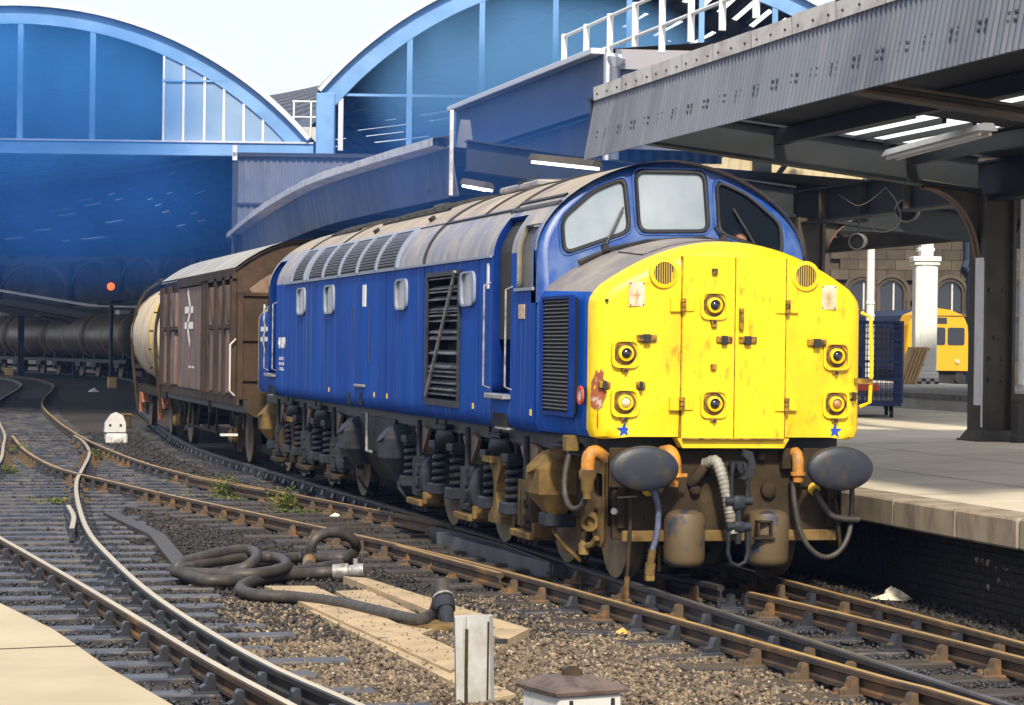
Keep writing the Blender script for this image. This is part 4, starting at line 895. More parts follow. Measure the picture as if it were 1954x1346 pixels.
for x in (.61,):
    j = MB(); j.tube(spline([(x+.0, -.02, 1.16), (x+.02, -.10, 1.20), (x+.02, -.16, 1.14), (x+.02, -.17, 1.0)], .03), [.055]*3+[.06]*30 if False else .055, 10); J = j.build('jumper_plug', ORANGE, loco, 60)
    MB().lathe([(.07, 0), (.07, .03), (.05, .04), (.045, .09)], (x+.02, -.17, 1.03), (0, 0, -1), 12).build('plug_collar', ORANGE, J, 40); MB().box(x-.10, x-.01, -.10, .0, 1.05, 1.24, .01).build('jumper_socket', BRAKED, J)
j = MB(); j.tube(spline([(-.60, -.02, 1.19), (-.58, -.14, 1.20), (-.56, -.19, 1.12), (-.555, -.19, .98)], .03), .07, 10); J = j.build('jumper_plug', ORANGE, loco, 60)
MB().lathe([(.075, 0), (.085, .03), (.05, .05), (.04, .12)], (-.555, -.19, 1.02), (0, 0, -1), 12).build('plug_collar', ORANGE, J, 40); MB().box(-.60, -.44, -.22, -.2, .99, 1.02).build('plug_lever', ORANGE, J)
# jumper and U shaped hose at the left corner
j = MB(); j.tube(spline([(-1.10, .12, 1.14), (-1.20, .08, 1.20), (-1.27, .06, 1.16), (-1.28, .06, 1.04)], .03), .062, 12); J = j.build('jumper_plug', ORANGE, loco, 60)
MB().lathe([(.07, 0), (.08, .02), (.08, .07), (.06, .10), (.06, .18), (.045, .20), (.04, .26)], (-1.28, .06, 1.04), (0, 0, -1), 16).build('plug_collar', BRAKE, J, 40)
hose([(-1.30, .55, 1.32), (-1.32, .54, 1.15), (-1.36, .52, .95), (-1.37, .46, .78), (-1.35, .32, .68), (-1.31, .17, .70), (-1.28, .08, .80)], .028, HOSEM, 'jumper_cable')
MB().box(-1.36, -1.24, .48, .62, 1.18, 1.33, .01).build('cable_clip', BRAKE, loco)
for x, z, r in ((.40, .86, .07), (.33, 1.17, .045), (-.30, .86, .05)): MB().lathe([(r, 0), (r, .05), (r*.6, .07)], (x, .0, z), (0, -1, 0), 14).build('beam_boss', BRAKED, loco, 40)
for x in (-.98, -.75, .55, .75, 1.0): MB().cyl((x, 0, .62), (x, -.02, .62), .025, n=8).build('beam_rivet', BRAKED, beam)
MB().cyl((-1.02, 0, .66), (-1.08, -.1, .68), .03, n=8).build('beam_cock', SILVER, loco)
for x in (-.62, -.52): 
    c = MB(); [c.lathe([(.012, -.02), (.02, 0), (.012, .02)], (x, .3, .40-k*.035), (0, 0, 1), 6) for k in range(9)]; c.build('chain', BRAKE, loco)

# ---- the driver, seen through the right windscreen
drv = thing('person', 'driver in dark clothes seated behind the right windscreen', 'person', (.86, 2.18, 1.87))
pv = [(0, 0, .45), (0, 0, .70), (0, -.02, .98), (0, -.04, 1.10), (0, -.05, 1.20), (0, -.05, 1.33), (-.20, -.02, .95), (.20, -.02, .95), (-.26, -.14, .68), (.26, -.14, .68), (-.18, -.40, .62), (.18, -.40, .62), (-.1, -.42, .42), (.1, -.42, .42), (-.1, -.45, .05), (.1, -.45, .05)]
pe_ = [(0, 1), (1, 2), (2, 3), (3, 4), (4, 5), (2, 6), (2, 7), (6, 8), (7, 9), (8, 10), (9, 11), (0, 12), (0, 13), (12, 14), (13, 15)]
pr_ = [.16, .15, .15, .06, .085, .08, .07, .07, .05, .05, .04, .04, .085, .085, .055, .055]
me = bpy.data.meshes.new('body'); me.from_pydata(pv, pe_, []); bo = bpy.data.objects.new('body', me); COL.objects.link(bo); bo.parent = drv
sk = bo.modifiers.new('skin', 'SKIN')
for i, v in enumerate(me.skin_vertices[0].data): v.radius = (pr_[i], pr_[i]); v.use_root = (i == 0)
ss = bo.modifiers.new('sub', 'SUBSURF'); ss.levels = 1; ss.render_levels = 1; me.materials.append(CLOTH)
hd = MB(); hd.lathe([(.02, -.13), (.06, -.115), (.082, -.05), (.092, .02), (.085, .08), (.05, .12), (.01, .13)], (0, -.07, 1.29), (0, 0, 1), 18, .9, 1.05); hd.lathe([(.016, -.03), (.02, 0), (.008, .035)], (0, -.175, 1.27), (0, -.3, 1), 8); hd.build('face', SKIN, drv, 60)
hr = MB(); hr.lathe([(.096, -.02), (.10, .03), (.09, .09), (.055, .13), (.01, .14)], (0, -.055, 1.305), (0, .25, 1), 18); hr.build('hair', mat('dark_hair', (.02, .014, .01), .7), drv, 60)
# ================================================================ GOODS VAN (coupled behind the locomotive)
VX = -.20
van = thing('goods_van', 'weathered brown goods van with pale grey roof coupled behind the locomotive', 'van', (VX, 21.3, 0))
VL, VH, VW = 11.3, 3.45, 1.22                       # local: x across, y back from the near end
mb = MB(); mb.box(-VW, VW, .0, VL, 1.15, VH); vb = mb.build('van_body', VANB, van)
rp = [(-VW-.05+ (2*VW+.10)*i/12, 3.44+.52*(1-((i-6)/6)**2)) for i in range(13)]
mb = MB(); mb.loft([[(x, Y, z) for x, z in rp] for Y in (-.06, VL+.06)]+[[(x, Y, z-.05) for x, z in rp] for Y in (VL+.06, -.06)]); mb.build('roof', VANROOF, van, 35)
mb = MB(); mb.prism(rp+[(VW, 3.42), (-VW, 3.42)], 'y', 0.001, .03); mb.build('end_panel', VANB, van)
mb = MB(); mb.prism([(x*.8, 2.95+(z-3.3)*.85) for x, z in rp]+[(VW*.8, 3.0), (-VW*.8, 3.0)], 'y', -.035, .0); mb.build('end_plate', mat('van_rusty_plate', (.16, .085, .05), .75, c2=(.22, .15, .11), scale=6, lo=.45, hi=.65, c3=(.09, .05, .035), scale3=3), van)
for z in (2.98, 2.2, 1.5): MB().box(-VW, VW, -.05, .0, z-.03, z+.03).build('end_rail', VANB, van)
for x in (-1.17, -.6, 0, .6, 1.17): MB().box(x-.05, x+.05, -.075, -.0, 1.15, 2.95).build('end_stanchion', VANB, van)
def vy(px): return on_x(px, 650, -1.42).y-21.3
# side panels: (pixel span, kind)
def vside(name, p0, p1, z0, z1, t, m, parent=van): a, b = sorted((vy(p0), vy(p1))); return MB().box(-VW-t, -VW, a, b, z0, z1, .006).build(name, m, parent)
door = vside('sliding_door', 391, 345, 1.22, 3.22, .06, VANDOOR)
vside('door_rail', 452, 345, 3.24, 3.42, .09, VANB); vside('side_sill', 458, 312, 1.05, 1.22, .05, VANB)
for k in range(7):
    a = 346+k*6.3; vside('door_joint', a, a+.9, 1.24, 3.2, .066, mat('door_joint', (.12, .08, .07), .7), door)
for p0 in (312, 326, 392, 399, 416, 432, 447): 
    q = vside('body_post', p0, p0+4.2, 1.2, 3.3, .09, VANB)
for (p0, p1) in ((318, 325), (331, 341), (406, 416), (424, 432), (437, 446)):
    z1 = 3.15; pnl = vside('louvre_panel', p0, p1, 2.45, z1, .075, VANDOOR); a, b = sorted((vy(p0), vy(p1)))
    MB().cyl((-VW-.085, a+.08, 2.5), (-VW-.085, b-.08, z1-.05), .022, n=6).build('brace', VANB, pnl)
    vside('louvre_sill', p0, p1, 2.38, 2.44, .10, VANB, pnl); vside('drop_bar', p0+1.5, p1-1.5, 1.25, 2.36, .075, VANDOOR, pnl)
arrows(van, Matrix.Translation((-VW-.068, vy(366.5), 2.62)) @ ROTX, 1.35, mat('emblem_white', (.8, .75, .70), .6))
for z in (1.62, 1.75, 1.9): vside('chalk_panel', 366, 378, z, z+.05, .063, DIRTYW, door) if z < 1.7 else None
MB().tube([(-VW-.02, -.03, 1.2), (-VW-.12, -.05, 1.3), (-VW-.12, -.05, 2.1), (-VW-.02, -.03, 2.2)], .016, 6).build('handrail', DIRTYW, van)
vf = MB(); vf.box(-1.1, 1.1, -.05, VL+.05, .92, 1.14); vf.build('underframe', BLACK, van)
for Y in (1.15, VL-1.6):
    w = wheelset(van, 0, .48, BRAKED); w.location = (0, Y, 0)
    ab = MB(); ab.box(-1.1, -.9, Y-.16, Y+.16, .36, .62, .03); ab.lathe([(.13, 0), (.14, .06), (.08, .1)], (-1.08, Y, .48), (-1, 0, 0), 14); ab.build('axlebox', BRAKE, van)
    sg_ = MB(); n = 8
    for k in range(4): sg_.tube([(-1.02, Y+(i/n-.5)*(1.5-k*.25), .80-.06*k+.16*((i/n-.5)*2)**2*(1.5-k*.25)/1.5) for i in range(n+1)], .028, 5)
    for s_ in (-1, 1): sg_.cyl((-1.02, Y+s_*.75, .95), (-1.02, Y+s_*.82, .62), .03, n=6); sg_.box(-1.06, -.98, Y+s_*.25-.03, Y+s_*.25+.03, .2, 1.1)
    sg_.build('leaf_spring', BRAKED, van)
mb = MB(); mb.cyl((-1.05, 3.5, .45), (-1.05, 8.2, .45), .03, n=6); [mb.cyl((-1.05, Y, 1.1), (-1.05, Y+.3, .4), .03, n=6) for Y in (3.5, 4.6, 6.2, 7.6)]; mb.build('brake_rigging', BRAKED, van)
MB().box(-1.12, -1.0, 4.2, 4.5, .8, 1.1, .02).build('brake_lever_guide', BRAKED, van)
for x in (-.87, .87): MB().lathe([(.09, 0), (.09, .3), (.2, .3), (.22, .34)], (x, 0, 1.06), (0, -1, 0), 18).build('buffer', BRAKED, van, 40)
MB().box(-1.5, -1.2, -.15, -.02, .52, .56).build('step_board', DIRTYW, van)

# ================================================================ TANK WAGONS
def tank(label, loc, rotz, L, R, zc, m, band=None, detail=True, group=None, hatch=WHITE):
    t = thing('tank_wagon', label, 'wagon', loc, rotz, group)
    b = MB(); b.lathe([(.05, -.16), (R*.55, -.13), (R*.86, -.05), (R*.97, .05), (R, .18), (R, L-.18), (R*.97, L-.05), (R*.86, L+.05), (R*.55, L+.13), (.05, L+.16)], (0, 0, zc), (0, 1, 0), 36); b.build('barrel', m, t, 40)
    for Y in ((.5, L/2, L-.5) if detail else (.3, L*.5, L-.3)):
        MB().lathe([(R+.005, -.05), (R+.025, -.04), (R+.025, .04), (R+.005, .05)], (0, Y, zc), (0, 1, 0), 36).build('strap', mat('strap_highlight', (.30, .21, .13), .45), t, 40)  # straps paled to paint highlight arcs onto the barrel
    if band: MB().lathe([(R+.002, -.35), (R+.008, -.34), (R+.008, .34), (R+.002, .35)], (0, 1.9, zc), (0, 1, 0), 36).build('painted_band', band, t, 40)
    MB().box(-.35, .35, L/2-.4, L/2+.4, zc+R-.05, zc+R+.22, .03).build('hatch_cover', hatch, t)
    u = MB(); u.box(-1.05, -.85, -.5, L+.5, .85, 1.05); u.box(.85, 1.05, -.5, L+.5, .85, 1.05); u.box(-1.05, 1.05, -.5, -.3, .85, 1.1); u.box(-1.05, 1.05, L+.3, L+.5, .85, 1.1); u.build('underframe', BLACK if not detail else BRAKED, t)
    c = MB(); [c.prism([(-.9, 1.05), (.9, 1.05), (.75, zc-R*.5), (0, zc-R+.02), (-.75, zc-R*.5)], 'y', Y-.08, Y+.08) for Y in (.7, L-.7)]; c.build('saddle', BLACK if not detail else BRAKED, t)
    for Y in (1.2, L-1.2): w = wheelset(t, 0, .48, BRAKED); w.location = (0, Y, 0)
    k = MB()
    for Y in (1.2, L-1.2): k.box(-1.08, -.9, Y-.45, Y+.45, .6, .85); k.box(-1.1, -.95, Y-.15, Y+.15, .35, .6)
    k.build('axle_guard', BLACK if not detail else RUST, t)
    return t
tkY = 38.; tk = tank('cream tank wagon with yellow band partly hidden behind the brown van', (-.10, 34.6, 0), -.03, 8.4, 1.27, 2.30, TANKC, mat('band_yellow', (.75, .5, .05), .5))
# hooped end ladders beside the near end of the barrel
for i, (dy, out) in enumerate(((.1, .0), (7.6, .0))):
    pts = [(-1.12, dy, .5), (-1.2, dy, 1.2), (-1.27, dy, 2.1), (-1.18, dy, 2.9), (-.95, dy, 3.4), (-.6, dy, 3.66)]
    MB().tube(spline(pts, .2), .04, 8).build('ladder_rail', BRAKED, tk, 60)
    MB().tube([(-.6, dy, 3.72), (.6, dy, 3.72)], .04, 6).build('ladder_rail', BRAKED, tk)
for k in range(7): MB().tube([(-1.32-.03*k if k < 4 else -1.4+.1*(k-4), .1, .7+k*.42), (-1.25-.03*k if k < 4 else -1.3+.1*(k-4), .5, .7+k*.42)], .02, 6).build('ladder_rung', BRAKED, tk)
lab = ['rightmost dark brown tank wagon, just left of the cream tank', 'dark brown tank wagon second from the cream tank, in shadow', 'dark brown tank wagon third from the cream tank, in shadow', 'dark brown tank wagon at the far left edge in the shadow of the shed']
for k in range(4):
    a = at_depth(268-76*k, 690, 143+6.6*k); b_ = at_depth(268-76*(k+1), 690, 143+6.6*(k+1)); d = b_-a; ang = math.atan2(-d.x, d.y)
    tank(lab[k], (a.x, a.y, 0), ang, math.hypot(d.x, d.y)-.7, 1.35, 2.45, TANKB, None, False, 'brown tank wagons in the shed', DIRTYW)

# ================================================================ PLATFORM CANOPY WITH CORRUGATED VALANCE
def corrugated(pts, zb, zt, lean, pitch=.115, amp=.028):
    """wavy sheet following a plan path; lean pushes the bottom edge outwards (left)"""
    mb = MB(); secs = []; run = 0.; seg = []
    for a, b in zip(pts, pts[1:]): seg.append((run, a, b)); run += (b-a).length
    n = int(run/pitch*6)
    for i in range(n+1):
        s = run*i/n; st = [q for q in seg if q[0] <= s+1e-9][-1]; a, b = st[1], st[2]; L = (b-a).length; t = (s-st[0])/L; p = a.lerp(b, t); d = (b-a)/L; nx, ny = -d.y, d.x
        w = amp*math.sin(2*math.pi*s/pitch)
        secs.append([(p.x+nx*(w+lean), p.y+ny*(w+lean), zb), (p.x+nx*w, p.y+ny*w, zt)])
    return mb.loft(secs)
def valance(parent, pts, zb, zt, lean, cap_len, name='valance'):
    v = corrugated(pts, zb, zt, lean).build('valance_sheet', CORR, parent, 80)
    run = 0.; tot = sum((b-a).length for a, b in zip(pts, pts[1:]))
    def P(s):
        r = 0
        for a, b in zip(pts, pts[1:]):
            L = (b-a).length
            if s <= r+L or b is pts[-1]: return a.lerp(b, (s-r)/L), (b-a)/L
            r += L
    s = 0.
    while s < tot-.05:
        e = min(tot, s+cap_len*random.uniform(.92, 1.08)); p, d = P(s+.006); q, d2 = P(e-.006); n1, n2 = Vector((-d.y, d.x, 0)), Vector((-d2.y, d2.x, 0)); dz = random.uniform(-.012, .012)
        sec = lambda c, n_, k: [(c.x+n_.x*.05, c.y+n_.y*.05, zt-.05), (c.x+n_.x*.06, c.y+n_.y*.06, zt+.14+dz+k), (c.x-n_.x*.02, c.y-n_.y*.02, zt+.165+dz+k), (c.x-n_.x*.30, c.y-n_.y*.30, zt+.12+dz+k), (c.x-n_.x*.30, c.y-n_.y*.30, zt-.02)]
        c_ = MB().loft([sec(p, n1, random.uniform(-.006, .006)), sec(q, n2, random.uniform(-.006, .006))], closed=True).build('capping', CAP, parent)
        bm_ = MB()
        for t in (.15, .5, .85):
            m_ = p.lerp(q, t); bm_.cyl((m_.x+n1.x*.03, m_.y+n1.y*.03, zt+.02), (m_.x+n1.x*.07, m_.y+n1.y*.07, zt+.02), .014, n=6)
        bm_.build('bolt', BLACK, c_)
        s = e
    bl = MB(); s = .3
    while s < tot-.2:
        p, d = P(s); nn = Vector((-d.y, d.x, 0))
        for dz, f in ((.34, .62), (.27, .68)):
            for ds in (0, .14): c = p+d*ds+nn*(lean*f+.008); bl.box(c.x-.012, c.x+.012, c.y-.018, c.y+.018, zb+dz-.011, zb+dz+.011)
        s += .55
    bl.build('rivet_row', mat('rivet_grey', (.05, .05, .07), .6), parent)
    return v
can = thing('platform_canopy', 'steel platform canopy with grey corrugated valance above the locomotive nose', 'canopy', (0, 0, 0))
VP = [Vector((1.70, 10.0, 0)), Vector((1.70, -4.4, 0))]
valance(can, [VP[1], VP[0]], 4.60, 5.43, .15, 1.18)
def gird_z(X): return 4.85-.104*(X-2.85)
def i_girder(name, X0, X1, Y, h, m, parent):
    mb = MB(); z0, z1 = gird_z(X0), gird_z(X1); dh = .12
    mb.hull8([(X0, Y-.02, z0), (X1, Y-.02, z1-.03), (X1, Y+.02, z1-.03), (X0, Y+.02, z0)], [(X0, Y-.02, z0+h), (X1, Y-.02, z1+h), (X1, Y+.02, z1+h), (X0, Y+.02, z0+h)])
    for o, t in ((0, .03), (h-.03, .03)):
        mb.hull8([(X0, Y-.14, z0+o), (X1, Y-.14, z1+o-(.03 if o == 0 else 0)), (X1, Y+.14, z1+o-(.03 if o == 0 else 0)), (X0, Y+.14, z0+o)], [(X0, Y-.14, z0+o+t), (X1, Y-.14, z1+o+t), (X1, Y+.14, z1+o+t), (X0, Y+.14, z0+o+t)])
    return mb.build(name, m, parent)
COLX = 7.64
def canopy_bay(parent, Y, m, col=True):
    h = .13 if Y < 5 else .50; i_girder('girder', 1.75, COLX-.25, Y, h, m, parent); i_girder('girder', 2*COLX-.2-1.75-.1, COLX+.25, Y, h, m, parent)
    if col:
        c = MB(); zt_ = 4.35
        for dx in (-.22, .22): c.box(COLX+dx-.025, COLX+dx+.025, Y-.24, Y+.24, .88, zt_, .004)
        c.box(COLX-.22, COLX+.22, Y-.14, Y+.14, .88, zt_); c.box(COLX-.36, COLX+.36, Y-.34, Y+.34, .86, .93, .01)
        c.hull8([(COLX-.33, Y-.30, .93), (COLX+.33, Y-.30, .93), (COLX+.33, Y+.30, .93), (COLX-.33, Y+.30, .93)], [(COLX-.25, Y-.25, 1.05), (COLX+.25, Y-.25, 1.05), (COLX+.25, Y+.25, 1.05), (COLX-.25, Y+.25, 1.05)])
        C = c.build('column', GIRDB, parent)
        rv = MB()
        for z in (1.75, 2.05, 2.35, 3.0): 
            for dx in (-.1, .1): rv.lathe([(.035, 0), (.03, .02), (.01, .03)], (COLX+dx*(1 if z != 2.35 else .2), Y-.14, z), (0, -1, 0), 10)
        rv.build('bolt', GIRDB, C, 40)
        mb = MB(); mb.box(COLX-.25, COLX-.245, Y-.25, Y-.2, 1.1, 3.4); mb.box(COLX-.262, COLX-.247, Y-.24, Y+.0, 1.4, 3.45); mb.build('white_flash', WHITE, C)
        for sx in (-1, 1):        # curved knee brackets to the cross girders
            arc = [(COLX+sx*(.24+.85*(1-math.cos(a))), 3.35+1.05*math.sin(a)) for a in [math.pi/2*i/12 for i in range(13)]]
            poly = arc+[(COLX+sx*1.09, gird_z(6.4)+.05), (COLX+sx*.24, 4.42)]
            MB().prism(poly, 'y', Y-.03, Y+.03).build('knee_bracket', GIRDB, C)
            MB().loft([[(x, Y-.11, z), (x, Y+.11, z), (x+sx*.0, Y+.11, z+.02), (x, Y-.11, z+.02)] for x, z in arc], closed=True).build('bracket_flange', mat('rusty_flange', (.18, .10, .06), .7), C)
    return
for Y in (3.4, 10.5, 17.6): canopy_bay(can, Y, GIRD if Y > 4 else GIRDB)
lg = MB(); lg.box(COLX-.02, COLX+.02, -4, 27, 4.28, 4.78); lg.box(COLX-.16, COLX+.16, -4, 27, 4.25, 4.28); lg.box(COLX-.16, COLX+.16, -4, 27, 4.78, 4.81); lg.build('valley_girder', GIRD, can)
for k in range(9): MB().box(COLX-.14, COLX-.02, 11.6+k*1.7-.01, 11.6+k*1.7+.01, 4.281, 4.779).build('stiffener', GIRDB, can)
# secondary truss beam on the far side of the column row, brown
MB().box(12.3, 12.5, 5, 40, 4.25, 4.55).build('edge_beam', GIRDB, can)
for k in range(12): MB().cyl((12.4, 6+k*2.4, 4.5), (12.4, 7.2+k*2.4+(.6 if k % 2 else -.6), 5.3), .05, n=6).build('truss_brace', GIRD, can)
# roof sheet of the canopy: sloping to the valley, with rows of glass panes between bars
def roof_z(X): return 5.42-.104*(X-1.7) if X <= COLX else 5.42-.104*(COLX-1.7)+.104*(X-COLX)
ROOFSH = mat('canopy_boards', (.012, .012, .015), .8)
def roof_quad(mb, X0, X1, Y0, Y1, dz=0.): mb.add([(X0, Y0, roof_z(X0)+dz), (X1, Y0, roof_z(X1)+dz), (X1, Y1, roof_z(X1)+dz), (X0, Y1, roof_z(X0)+dz)], [(0, 1, 2, 3)])
glz = [(4.55, 6.2, 3.7, 6.2), (4.55, 6.2, 7.2, 10.0), (9.2, 10.8, -3, 10), (10.8, 13.6, -3, 10), (4.55, 6.2, -3., 2.9), (9.2, 10.8, 11, 26), (10.8, 13.6, 11, 26)]
mb = MB(); xs = [1.7, 3.2, 4.55, 6.2, COLX, 9.2, 10.8, 13.6]; ysr = [-4.4, -3., 2.9, 3.7, 6.2, 7.2, 10., 11., 17., 26.]
for i in range(len(xs)-1):
    for j in range(len(ysr)-1):
        xc, yc = (xs[i]+xs[i+1])/2, (ysr[j]+ysr[j+1])/2
        if yc > 10. and xc < 9.2: continue
        if any(a < xc < b and c < yc < d for a, b, c, d in glz): continue
        roof_quad(mb, xs[i], xs[i+1], ysr[j], ysr[j+1])
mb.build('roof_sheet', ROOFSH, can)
for (a, b, c, d) in glz:
    n = 4; w = (b-a)/n
    for k in range(n):
        q = MB(); roof_quad(q, a+k*w+.03, a+(k+1)*w-.03, c+.02, d-.02, .01); q.build('roof_pane', PANEM, can)
        MB().hull8([(a+k*w-.03, c, roof_z(a+k*w)-.06), (a+k*w+.03, c, roof_z(a+k*w)-.06), (a+k*w+.03, d, roof_z(a+k*w)-.06), (a+k*w-.03, d, roof_z(a+k*w)-.06)], [(a+k*w-.03, c, roof_z(a+k*w)+.03), (a+k*w+.03, c, roof_z(a+k*w)+.03), (a+k*w+.03, d, roof_z(a+k*w)+.03), (a+k*w-.03, d, roof_z(a+k*w)+.03)]).build('glazing_bar', GIRD, can)
for X in (4.4, 6.35): MB().hull8([(X-.06, -3, roof_z(X)-.22), (X+.06, -3, roof_z(X)-.22), (X+.06, 10.4, roof_z(X)-.22), (X-.06, 10.4, roof_z(X)-.22)], [(X-.06, -3, roof_z(X)-.01), (X+.06, -3, roof_z(X)-.01), (X+.06, 10.4, roof_z(X)-.01), (X-.06, 10.4, roof_z(X)-.01)]).build('purlin', GIRD, can) 
# fluorescent fittings hung under the canopy
def batten(label, p, q, lit=True):
    p, q = Vector(p), Vector(q); t = thing('light_fitting', label, 'light', p, 0, 'fluorescent fittings under the canopies'); d = q-p; n = Vector((-d.y, d.x, 0)).normalized()*.12
    h = MB(); h.hull8([-n, n, d+n, d-n], [v+Vector((0, 0, .09)) for v in (-n*.5, n*.5, d+n*.5, d-n*.5)]); h.build('housing', DIRTYW if not lit else GIRDB, t)
    for s_ in (-1, 1): MB().cyl(d*.03+n*s_*.55+Vector((0, 0, -.035)), d*.97+n*s_*.55+Vector((0, 0, -.035)), .022, n=8).build('tube', TUBE if lit else WHITE, t)
batten('white fluorescent fitting hanging beside the roof glass near the big column', (5.85, 10.0, 4.78), (5.35, 5.9, 4.78), False)
p = at_depth(1018, 305, 36); q = at_depth(1140, 318, 35); batten('lit double tube in the gap just above the locomotive roof', p, q)
p = at_depth(888, 351, 39.5); q = at_depth(934, 360, 39); batten('small lit tube above the rear roof of the locomotive', p, q)
# round loudspeakers
for lb, px, py, d, r in (('larger round grey loudspeaker hanging near the column bracket', 1730, 402, 37, .17), ('smaller round grey loudspeaker above the yellow nose', 1635, 461, 40, .13)):
    c = at_depth(px, py, d); t = thing('loudspeaker', lb, 'loudspeaker', c, 0, 'platform loudspeakers')
    MB().lathe([(r*.7, .34), (r*.95, .3), (r, .0), (r*1.08, -.02), (r*.92, -.03), (r*.9, .03)], (0, 0, 0), (.55, .83, .06), 22).build('horn', mat('speaker_grey', (.22, .20, .17), .5), t, 40)
    MB().lathe([(r*.9, .02), (r*.5, .05), (r*.2, .06)], (0, 0, 0), (.55, .83, .06), 20).build('cone', BLACK, t, 40)
    MB().tube([(.1, .15, r*.8), (.1, .15, .5)], .015, 6).build('hanger', BLACK, t)
# drooping wires between them
for lb, pts in (('thin wire drooping along the dark valley girder under the canopy', [(1600, 372), (1625, 388), (1640, 393), (1665, 380), (1690, 358)]), ('thin wire looping from the girder past the larger loudspeaker', [(1690, 358), (1710, 385), (1718, 420), (1700, 440), (1672, 442), (1660, 425)])):
    P = [at_depth(a, b, 36.4) for a, b in pts]; o = P[0]; tag(MB().tube(spline([p-o for p in P], .05), .008, 5).build('wire', mat('dusty_wire', (.05, .042, .033), .7), None, loc=o), lb, 'wire')

# far length of canopy along the curving platform
can2 = thing('platform_canopy', 'far curving canopy with grey corrugated valance behind the locomotive roof', 'canopy')
CP = spline([(1.62, 18.2), (1.42, 24), (1.38, 29), (1.75, 36), (2.35, 44), (3.3, 55)], 1.2)[::-1]
valance(can2, CP, 4.60, 5.43, .15, 1.2)
mb = MB(); mb.loft([[(p.x, p.y, 5.40), (p.x+9, p.y, 5.0)] for p in CP]); mb.build('roof_sheet', ROOFSH, can2)
for Y in (20, 27, 34, 41):
    x = x_at(CP, Y); MB().box(x+.1, x+8, Y-.12, Y+.12, 4.75, 5.2).build('girder', GIRD, can2); MB().box(x+5.9, x+6.3, Y-.2, Y+.2, .85, 4.8).build('column', GIRDB, can2)
MB().box(1.60, 1.66, 18.15, 18.2, 4.6, 6.0).build('end_post', CAP, can2)
MB().prism([(1.78, 5.35), (2.10, 5.35), (2.02, 5.88), (1.86, 5.88)], 'y', 18.5, 18.54).build('end_flashing', CORR, can2)

# raised roof behind the gap, with gutter, downpipe and handrail
rr_ = thing('raised_roof', 'dark raised roof with white edged gutter above the gap between the canopies', 'roof')
MB().box(4.0, 4.25, 17.5, 28, 6.05, 6.95).build('fascia_board', mat('haze_blue_board', (.018, .028, .07), .6, c2=(.03, .04, .08), scale=1), rr_)  # dark blue of the smoke haze put into the board colour
MB().box(3.8, 4.05, 17.5, 28, 6.94, 7.04, .01).build('gutter', SHEDE, rr_)
MB().add([(4.0, 17.5, 7.02), (12., 17.5, 7.9), (12., 28, 7.9), (4.0, 28, 7.02)], [(0, 1, 2, 3)]).build('roof_sheet', SHEDR, rr_)
corrugated([Vector((4.26, 17.46, 0)), Vector((8.6, 17.46, 0))], 5.4, 6.72, 0., .2, .02).build('gable_sheet', CORR, rr_, 80)
mb = MB(); mb.hull8([(4.2, 17.36, 6.70), (9.2, 17.36, 6.70), (9.2, 17.46, 6.70), (4.2, 17.46, 6.70)], [(4.2, 17.36, 7.02), (9.2, 17.36, 7.12), (9.2, 17.46, 7.12), (4.2, 17.46, 7.02)]); mb.build('barge_board', mat('grey_board', (.30, .29, .33), .6), rr_)
MB().cyl((4.15, 17.3, 5.2), (4.15, 17.3, 6.72), .085, n=12).build('downpipe', CORR, rr_); MB().box(4.02, 4.22, 17.36, 17.5, 5.2, 6.95).build('corner_post', SHEDE, rr_)
MB().lathe([(.05, 0), (.16, .14), (.12, .2)], (4.15, 17.3, 6.72), (.2, 0, 1), 12).build('rainwater_head', SHEDE, rr_)
MB().add([(4.3, 28.5, 5.4), (4.3, 10.6, 5.4), (4.3, 10.6, 6.06), (4.3, 28.5, 6.06)], [(0, 1, 2, 3)]).build('inner_lining', mat('sooty_lining', (.10, .10, .13), .7, c2=(.06, .06, .09), scale=1), rr_)
corrugated([Vector((4.6, 22.6, 0)), Vector((7.6, 21.8, 0))], 5.55, 6.0, 0., .22, .03).build('inner_cladding', CORR, rr_, 80)
# bent flashing lying on the canopy behind the valance
p = Vector((6.3, 17.2, 7.1))
mb = MB(); mb.hull8([(5.5, 13.2, 6.62), (6.6, 13.0, 6.62), (6.6, 14.2, 6.62), (5.5, 14.2, 6.62)], [(5.45, 13.2, 6.76), (6.65, 13.0, 6.78), (6.65, 14.2, 6.82), (5.45, 14.2, 6.82)]); mb.build('bent_flashing', CAP, rr_)
MB().cyl((5.9, 12.0, 6.70), (7.6, 12.2, 6.92), .13, n=12).build('rolled_sheet', CAP, rr_)
MB().box(5.5, 7.6, 11.9, 14.4, 5.6, 6.6).build('roof_upstand', CORR, rr_)
hrail = thing('guard_rail', 'white tubular guard rail along the edge of the raised roof', 'railing', (4.1, 20.2, 7.0))
for k in range(8): MB().cyl((0, -k*1.38, -.1 if k < 4 else -.35), (0, -k*1.38, .60), .055, n=8).build('post', WHITE, hrail)
for z in (.06, .56): MB().cyl((0, .1, z), (0, -10.2, z), .032, n=8).build('rail', WHITE, hrail)
